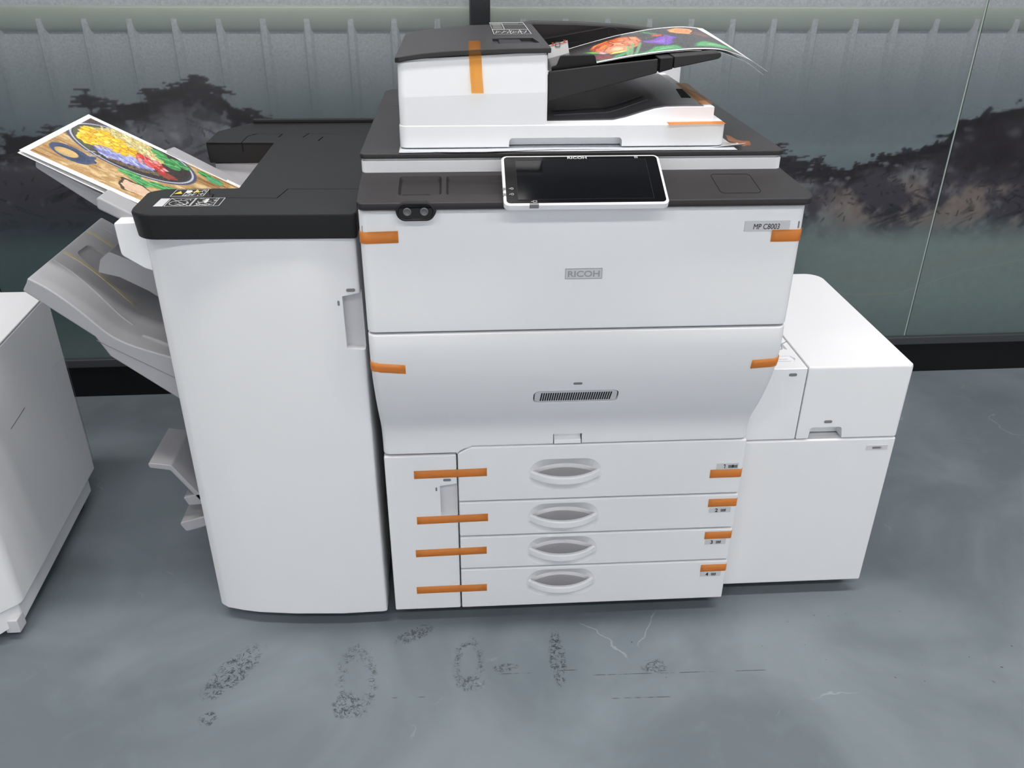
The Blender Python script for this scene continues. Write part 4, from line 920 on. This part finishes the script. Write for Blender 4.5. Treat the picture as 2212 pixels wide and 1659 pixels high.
# upper output tray: sloping board, thick lower block
ut = prism('upper_tray', rpoly([(-.614, 1.010), (-.513, .9485), (-.30, .837), (-.30, .820), (-.524, .9225), (-.616, .9960)], [.004, 0, 0, 0, 0, .006]), 'Y', .170, .470, TRAY, F0, .003)
prism('tray_wing', rpoly([(-.497, .946), (-.470, .955), (-.30, .858), (-.30, .838), (-.49, .932)], [.004, .006, 0, 0, 0]), 'Y', .4705, .520, TRAY, ut, .003)
loft('tray_block', [[(p[0], .092, p[1]) for p in rpoly([(-.487, .9645), (-.43, .930), (-.30, .857), (-.30, .842), (-.43, .905), (-.490, .940)], [.006, 0, 0, 0, 0, .008])],
                    [(p[0], .147, p[1]) for p in rpoly([(-.487, .9645), (-.43, .930), (-.30, .857), (-.30, .842), (-.43, .905), (-.490, .940)], [.006, 0, 0, 0, 0, .008])]], TRAY, ut, .004)
# big shift tray
tp_top = [(-.650, .7995), (-.645, .8105), (-.612, .789), (-.580, .7580), (-.552, .727), (-.530, .699), (-.512, .6815), (-.480, .664), (-.424, .643), (-.387, .628)]
tp_bot = [(-.387, .520), (-.419, .548), (-.529, .6430), (-.549, .6860), (-.6605, .7845)]
pt_ = np.array(tp_top); tt = np.linspace(0, 1, 60); L_ = np.r_[0, np.cumsum(np.hypot(*np.diff(pt_, axis=0).T))]; L_ /= L_[-1]
sm = np.stack([np.interp(tt, L_, pt_[:, 0]), np.interp(tt, L_, pt_[:, 1])], -1)
for _ in range(14): sm[5:-1] = .25*sm[4:-2]+.5*sm[5:-1]+.25*sm[6:]
sm = [tuple(p) for p in sm]
lt = prism('shift_tray', sm+tp_bot, 'Y', .090, .470, TRAY, F0, .0035)
TZ = lambda x: float(np.interp(x, [p[0] for p in sm[1:]], [p[1] for p in sm[1:]]))
cut(lt, [prism('cutter', rpoly([(-.628, .245), (-.628, .335), (-.58, .345), (-.53, .335), (-.53, .30), (-.56, .245)], .02), 'Z', .735, .9, VBLACK)]) if 0 else None
def rib(name, x0, x1, y, w_, h_, m, y1=None):
    N = 60; V = []; F = []
    for i in range(N):
        x = x0+(x1-x0)*i/(N-1); yy = y+((y1-y)*i/(N-1) if y1 is not None else 0); z = TZ(x); f = math.sin(math.pi*i/(N-1))**.3
        e = min(w_*.25, .002); V += [(x, yy-w_/2, z-.002), (x, yy-w_/2+e, z+h_*f), (x, yy+w_/2-e, z+h_*f), (x, yy+w_/2, z-.002)]
    for i in range(N-1):
        for j in range(3): a = i*4+j; F.append((a, a+4, a+5, a+1))
    F += [(0, 1, 2, 3), tuple(4*(N-1)+j for j in (3, 2, 1, 0))]
    mk(name, V, F, m, lt)
YEL = mat('yellowed_glue_stripe', (178, 168, 142), .6)
rib('tray_rib', -.640, -.500, .195, .005, .0035, TRAY, .165)
rib('tray_rib', -.640, -.480, .425, .005, .0035, TRAY)
rib('glue_stripe', -.640, -.520, .245, .013, .0016, YEL, .240); rib('glue_stripe', -.642, -.500, .375, .013, .0016, YEL)
rib('tray_rib', -.478, -.395, .14, .008, .006, TRAY, .125)
# raised shallow pad on the tray (thumb dip is its left end)
dipm = mat('tray_dip_grey', (150, 150, 156), .5)
V = []; F = []; N = 30
outl = rpoly([(-.628, .262), (-.626, .325), (-.585, .335), (-.545, .325), (-.56, .27), (-.59, .25)], .018)
prism('skirt_line', [(-.547, .6795), (-.53, .668), (-.40, .585), (-.40, .5835), (-.53, .6665), (-.547, .678)], 'Y', .0893, .0897, MARK, lt)
cut(lt, [loft('cutter', [[(p[0]+.004*(1 if p[0] < -.59 else -1), p[1], TZ(p[0])-.009) for p in outl], [(p[0], p[1], TZ(p[0])+.02) for p in outl]], VBLACK)])
# curved paper retainer above the shift tray
pr = [(-.551, .806), (-.530, .8225), (-.49, .803), (-.450, .787), (-.39, .770)]
prb = [(-.39, .680), (-.43, .706), (-.47, .738), (-.52, .768), (-.560, .779)]
prism('paper_retainer', pr+prb, 'Y', .195, .300, TRAY, F0, .0025)
box('tray_slot', (-.3965, -.386, .10, .40, .66, .80), VBLACK, F0)
# booklet tray near the floor
bt = prism('booklet_tray', rpoly([(-.511, .384), (-.463, .376), (-.418, .302), (-.387, .250), (-.387, .232), (-.424, .291), (-.467, .363), (-.509, .371)], [.004, .008, 0, 0, 0, 0, .008, .004]), 'Y', .10, .245, TRAY, F0, .002)
prism('tray_bracket', [(-.452, .290), (-.40, .305), (-.387, .305), (-.387, .262), (-.40, .272), (-.444, .270)], 'Y', .10, .19, TRAY, F0, .002)
prism('tray_foot', rpoly([(-.474, .222), (-.42, .236), (-.387, .245), (-.387, .225), (-.424, .208), (-.462, .198)], [.006, 0, 0, 0, 0, .006]), 'Y', .10, .25, TRAY, F0, .0025)
for x in (-.34, -.07):
    for y in (.12, .68): caster(x, y, F0)

# ------------------------------------------------------------------ side paper feeder
S0 = thing('side_paper_feeder', (.92, .3, 0), 'low white paper feed cabinet with sloping-cornered top, docked right of the copier', 'paper feeder')
lp = rpoly([(.752, .05), (1.091, .05), (1.091, .560), (.752, .560)], [0, .006, .035, 0])
prism('cabinet', lp, 'Z', .045, .4325, WHITE, S0, .003)
low = box('lower_front', (.7515, 1.0925, .038, .058, .037, .4335), WHITE, S0, .0045)
lb = box('level_label', (1.030, 1.078, .0374, .0385, .4035, .416), OFFW, low, .0003, seg=1)
box('level_window', (1.044, 1.062, .0370, .0376, .4070, .4120), MARK, lb); box('level_window', (1.0625, 1.0655, .0370, .0376, .4070, .4120), mat('dim_window', (170, 170, 172), .4), lb)
P = rpoly([(.8705, .038), (1.0925, .038), (1.0925, .562), (.8705, .562)], [.002, .008, .04, .002])
up_ = loft('upper_cover', [[(p[0], p[1], .4365) for p in P], [(p[0], p[1], .603) for p in P], [(.98+(p[0]-.98)*.992, .30+(p[1]-.30)*.994, .6085) for p in P]], WHITE2, S0, .002, bang=35)
cut(up_, [prism('cutter', rpoly([(.8935, .40), (.9775, .40), (.9655, .4645), (.8985, .4645)], [0, 0, .006, .006]), 'Y', -.02, .066, VBLACK)])
pill(.9335, .478, .0088, .0034, .038, up_)
br = prism('bridge_cover', rpoly([(.752, .038), (.8683, .038), (.8683, .556), (.752, .556)], .003), 'Z', .4365, .6065, WHITE2, S0, .002)
cut(br, [prism('cutter', rpoly([(.77, .070), (.852, .070), (.858, .084), (.852, .098), (.77, .098)], .003), 'Z', .603, .63, VBLACK),
         prism('cutter', [(.82, .150), (.8555, .125), (.8555, .160), (.83, .25)], 'Z', .600, .63, VBLACK)])
boxes('recess_ribs', [(.79, .846, .076, .079, .6032, .6052), (.79, .842, .086, .089, .6032, .6052)], WHITE2, br)
strokes('cover_seam', [((.78, .115), (.845, .128)), ((.845, .128), (.85, .150)), ((.85, .150), (.868, .165))], .0014, (0, 0, .6066), (1, 0, 0), (0, 1, 0), MARK, br)
pill(.8385, .5925, .0085, .0034, .038, br)
for x in (.80, 1.04):
    for y in (.10, .50): caster(x, y, S0)
box('base_frame', (.765, 1.075, .06, .54, .034, .045), BLACK, S0)

# ------------------------------------------------------------------ neighbouring machine at the left edge
K0 = thing('machine_cabinet', (-1.1, .27, 0), 'plain white machine cabinet cut off by the left edge of the photo', 'cabinet')
an = math.radians(4.0); PX, PY = -.8465, .547
def kp(u, v): return (PX+u*math.cos(an)+v*math.sin(an)*1.0, PY-u*math.sin(an)*0+v*math.cos(an))     # v<0 runs toward the viewer
def kpt(P): return [(PX+u-v*math.tan(an), PY+v) for u, v in P]
kb = rpoly([(-.62, -.575), (-.045, -.575), (0, -.535), (0, 0), (-.62, 0)], [.01, .03, .03, .012, .01])
ktop = [(u*.995-.001, v*.995-.002) for u, v in kb]
ks = prism('cabinet', kpt(kb), 'Z', .085, .596, WHITE, K0, .004)
# give the top its own slab so the seam reads
prism('cabinet_top', kpt(kb), 'Z', .5965, .602, WHITE2, K0, .002)
prism('skirt', kpt(rpoly([(-.62, -.574), (-.048, -.574), (-.011, -.532), (-.012, -.03), (-.60, -.03)], .01)), 'Z', .032, .0845, WHITE, K0, .003)
def kside(name, x0v, pts, m, wd=.0016):
    segs = polyline(pts); yd = Vector((0, 0, 1)); xd = Vector((-math.tan(an), 1, 0)).normalized()
    return strokes(name, segs, wd, (PX, PY, 0), xd, yd, m, ks, off=.0004)
EDGE = mat('panel_edge_highlight', (215, 215, 220), .4)  # pale colour paints the highlight along the seam's bevelled edge
kside('panel_seam', 0, [(-.008, .425), (-.085, .437), (-.085, .40), (-.12, .24)], EDGE)
kside('panel_seam', 0, [(-.275, .43), (-.36, .425)], MARK)
kside('panel_seam', 0, [(-.004, .428), (-.004, .12)], MARK, .002)
box('foot_bracket', (-.850, -.820, -.010, .022, .020, .056), OFFW, K0, .003)
for x in (-1.35, -.88):
    for y in (.06, .46): caster(x, y, K0)

# ------------------------------------------------------------------ orange packing tape
def tape(path, wv, label, m=TAPE, group=None, name='packing_tape', th=.00035):
    """path: centre points; wv: half-width vector (or one per point)"""
    if isinstance(wv, Vector): wv = [wv]*len(path)
    P = [Vector(p) for p in path]; V = []; F = []
    # resample for a gentle wrinkle
    for p, w2 in zip(P, wv): V += [p-w2, p+w2]
    for i in range(len(P)-1): F.append((2*i, 2*i+2, 2*i+3, 2*i+1))
    o = mk(name, V, F, m, wn=False); md = o.modifiers.new('s', 'SOLIDIFY'); md.thickness = th; md.offset = 0
    tag(o, label, 'tape', group); return o
def Z_(a): return Vector((0, 0, a))
def wrapR(x0, z, yf, slope=0, r=.006, x1=.7495):
    P = []
    for x in np.linspace(x0, x1-r, 5): P.append((x, yf, z+slope*(x-x0)))
    for a in np.linspace(0, math.pi/2, 6)[1:]: P.append((x1-r+(r+.0008)*math.sin(a), yf+.0008+r-(r+.0008)*math.cos(a), z+slope*(x1-x0)))
    P.append((x1+.0008, yf+.02, z+slope*(x1-x0))); return P
def wrapL(x1, z, yf, slope=0, r=.012):
    P = [(.0005-.0008, yf+.022, z)]
    for a in np.linspace(math.pi/2, 0, 6): P.append((.0005+r-(r+.0008)*math.sin(a), yf+.0008+r-(r+.0008)*math.cos(a), z))
    for x in np.linspace(.0005+r+.005, x1, 4): P.append((x, yf, z+slope*x)); 
    return P
yd_ = -.0978
tape(wrapL(.0645, .9405, yd_, .02), Z_(.0102), 'orange tape at the top left corner of the front door, beside the finisher')
tape(wrapR(.6945, .9345, yd_, r=.012), Z_(.0104), 'orange tape at the top right of the front door, under the model plate')
def slopetape(path_x, z0, right):
    P = []
    pts = wrapR(path_x, z0, 0, .07, r=.012) if right else wrapL(path_x, z0, 0, -.10)
    wv = []; 
    for p in pts:
        y = MIDY(p[2])-.0012+p[1]; P.append((p[0], y, p[2])); wv.append(Vector((0, (MIDY(p[2]+.0095)-MIDY(p[2]-.0095))/2, .0098)))
    return P, wv
P, W_ = slopetape(.063, .6995, False); tape(P, W_, 'orange tape on the left end of the curved middle cover')
P, W_ = slopetape(.697, .6865, True); tape(P, W_, 'orange tape on the right end of the curved middle cover')
for k, (x0, x1, za, zb_) in enumerate([(.060, .2100, .4005, .4025), (.0605, .2115, .2835, .2865), (.054, .2080, .1945, .1975), (.051, .2075, .0905, .0915)]):
    P = [(x, -.0006-.0002*(k % 2), za+(zb_-za)*(x-x0)/(x1-x0)) for x in np.linspace(x0, x1, 8)]
    tape(P, Z_(.0097), 'orange tape bridging the side door and the %s paper drawer, %s' % (('top', 'second', 'third', 'bottom')[k], ('above the grip recess', 'below the grip recess', 'third strip down', 'lowest strip')[k]), group=None)
for k, (x0, z) in enumerate([(.681, .3805), (.6865, .3045), (.6885, .2165), (.690, .1235)]):
    tape(wrapR(x0, z, -.0008, .004, r=.004), Z_(.0103 if k < 2 else .0098), ('orange tape at the right end of the top paper drawer, under its number plate', 'orange tape at the right end of the second paper drawer', 'orange tape at the right end of the third paper drawer', 'orange tape at the right end of the bottom paper drawer')[k])
# tape over the feeder lid edge, hanging down its front
P = [(.1995, .145, 1.2172), (.1990, .09, 1.2171), (.1982, .045, 1.2171), (.198, .0335, 1.2168), (.198, .0325, 1.2140), (.1983, .0325, 1.2075), (.1990, .0345, 1.200), (.2000, .0292, 1.172), (.201, .0275, 1.160), (.2018, .0285, 1.148)]
tape(P, Vector((.0103, 0, 0)), 'long orange tape hanging from the feeder lid down its white front', TAPE2)
tape([(.190, .435, 1.2145), (.212, .435, 1.2150)], Vector((0, .018, -.0008)), 'small clear-orange tape at the far edge of the feeder lid', TAPE3)
tape([(.531, .032, 1.0962), (.55, .034, 1.0962), (.60, .036, 1.0962), (.631, .036, 1.0962)], Vector((0, .0115, 0)), 'orange tape lying along the front right rim of the feeder base')
tape([(.609, .078, 1.1200), (.612, .12, 1.1203), (.613, .18, 1.1203), (.616, .24, 1.1203), (.619, .306, 1.1200)], Vector((.0115, 0, 0)), 'brownish tape along the right edge of the feeder exit ramp', TAPE3)
tape([(.642, .045, 1.068), (.655, .05, 1.064), (.664, .052, 1.0585), (.676, .052, 1.0555), (.690, .055, 1.0548)], Vector((0, .010, .003)), 'scrap of orange tape by the crumpled foam corner on the scanner top', TAPE3)
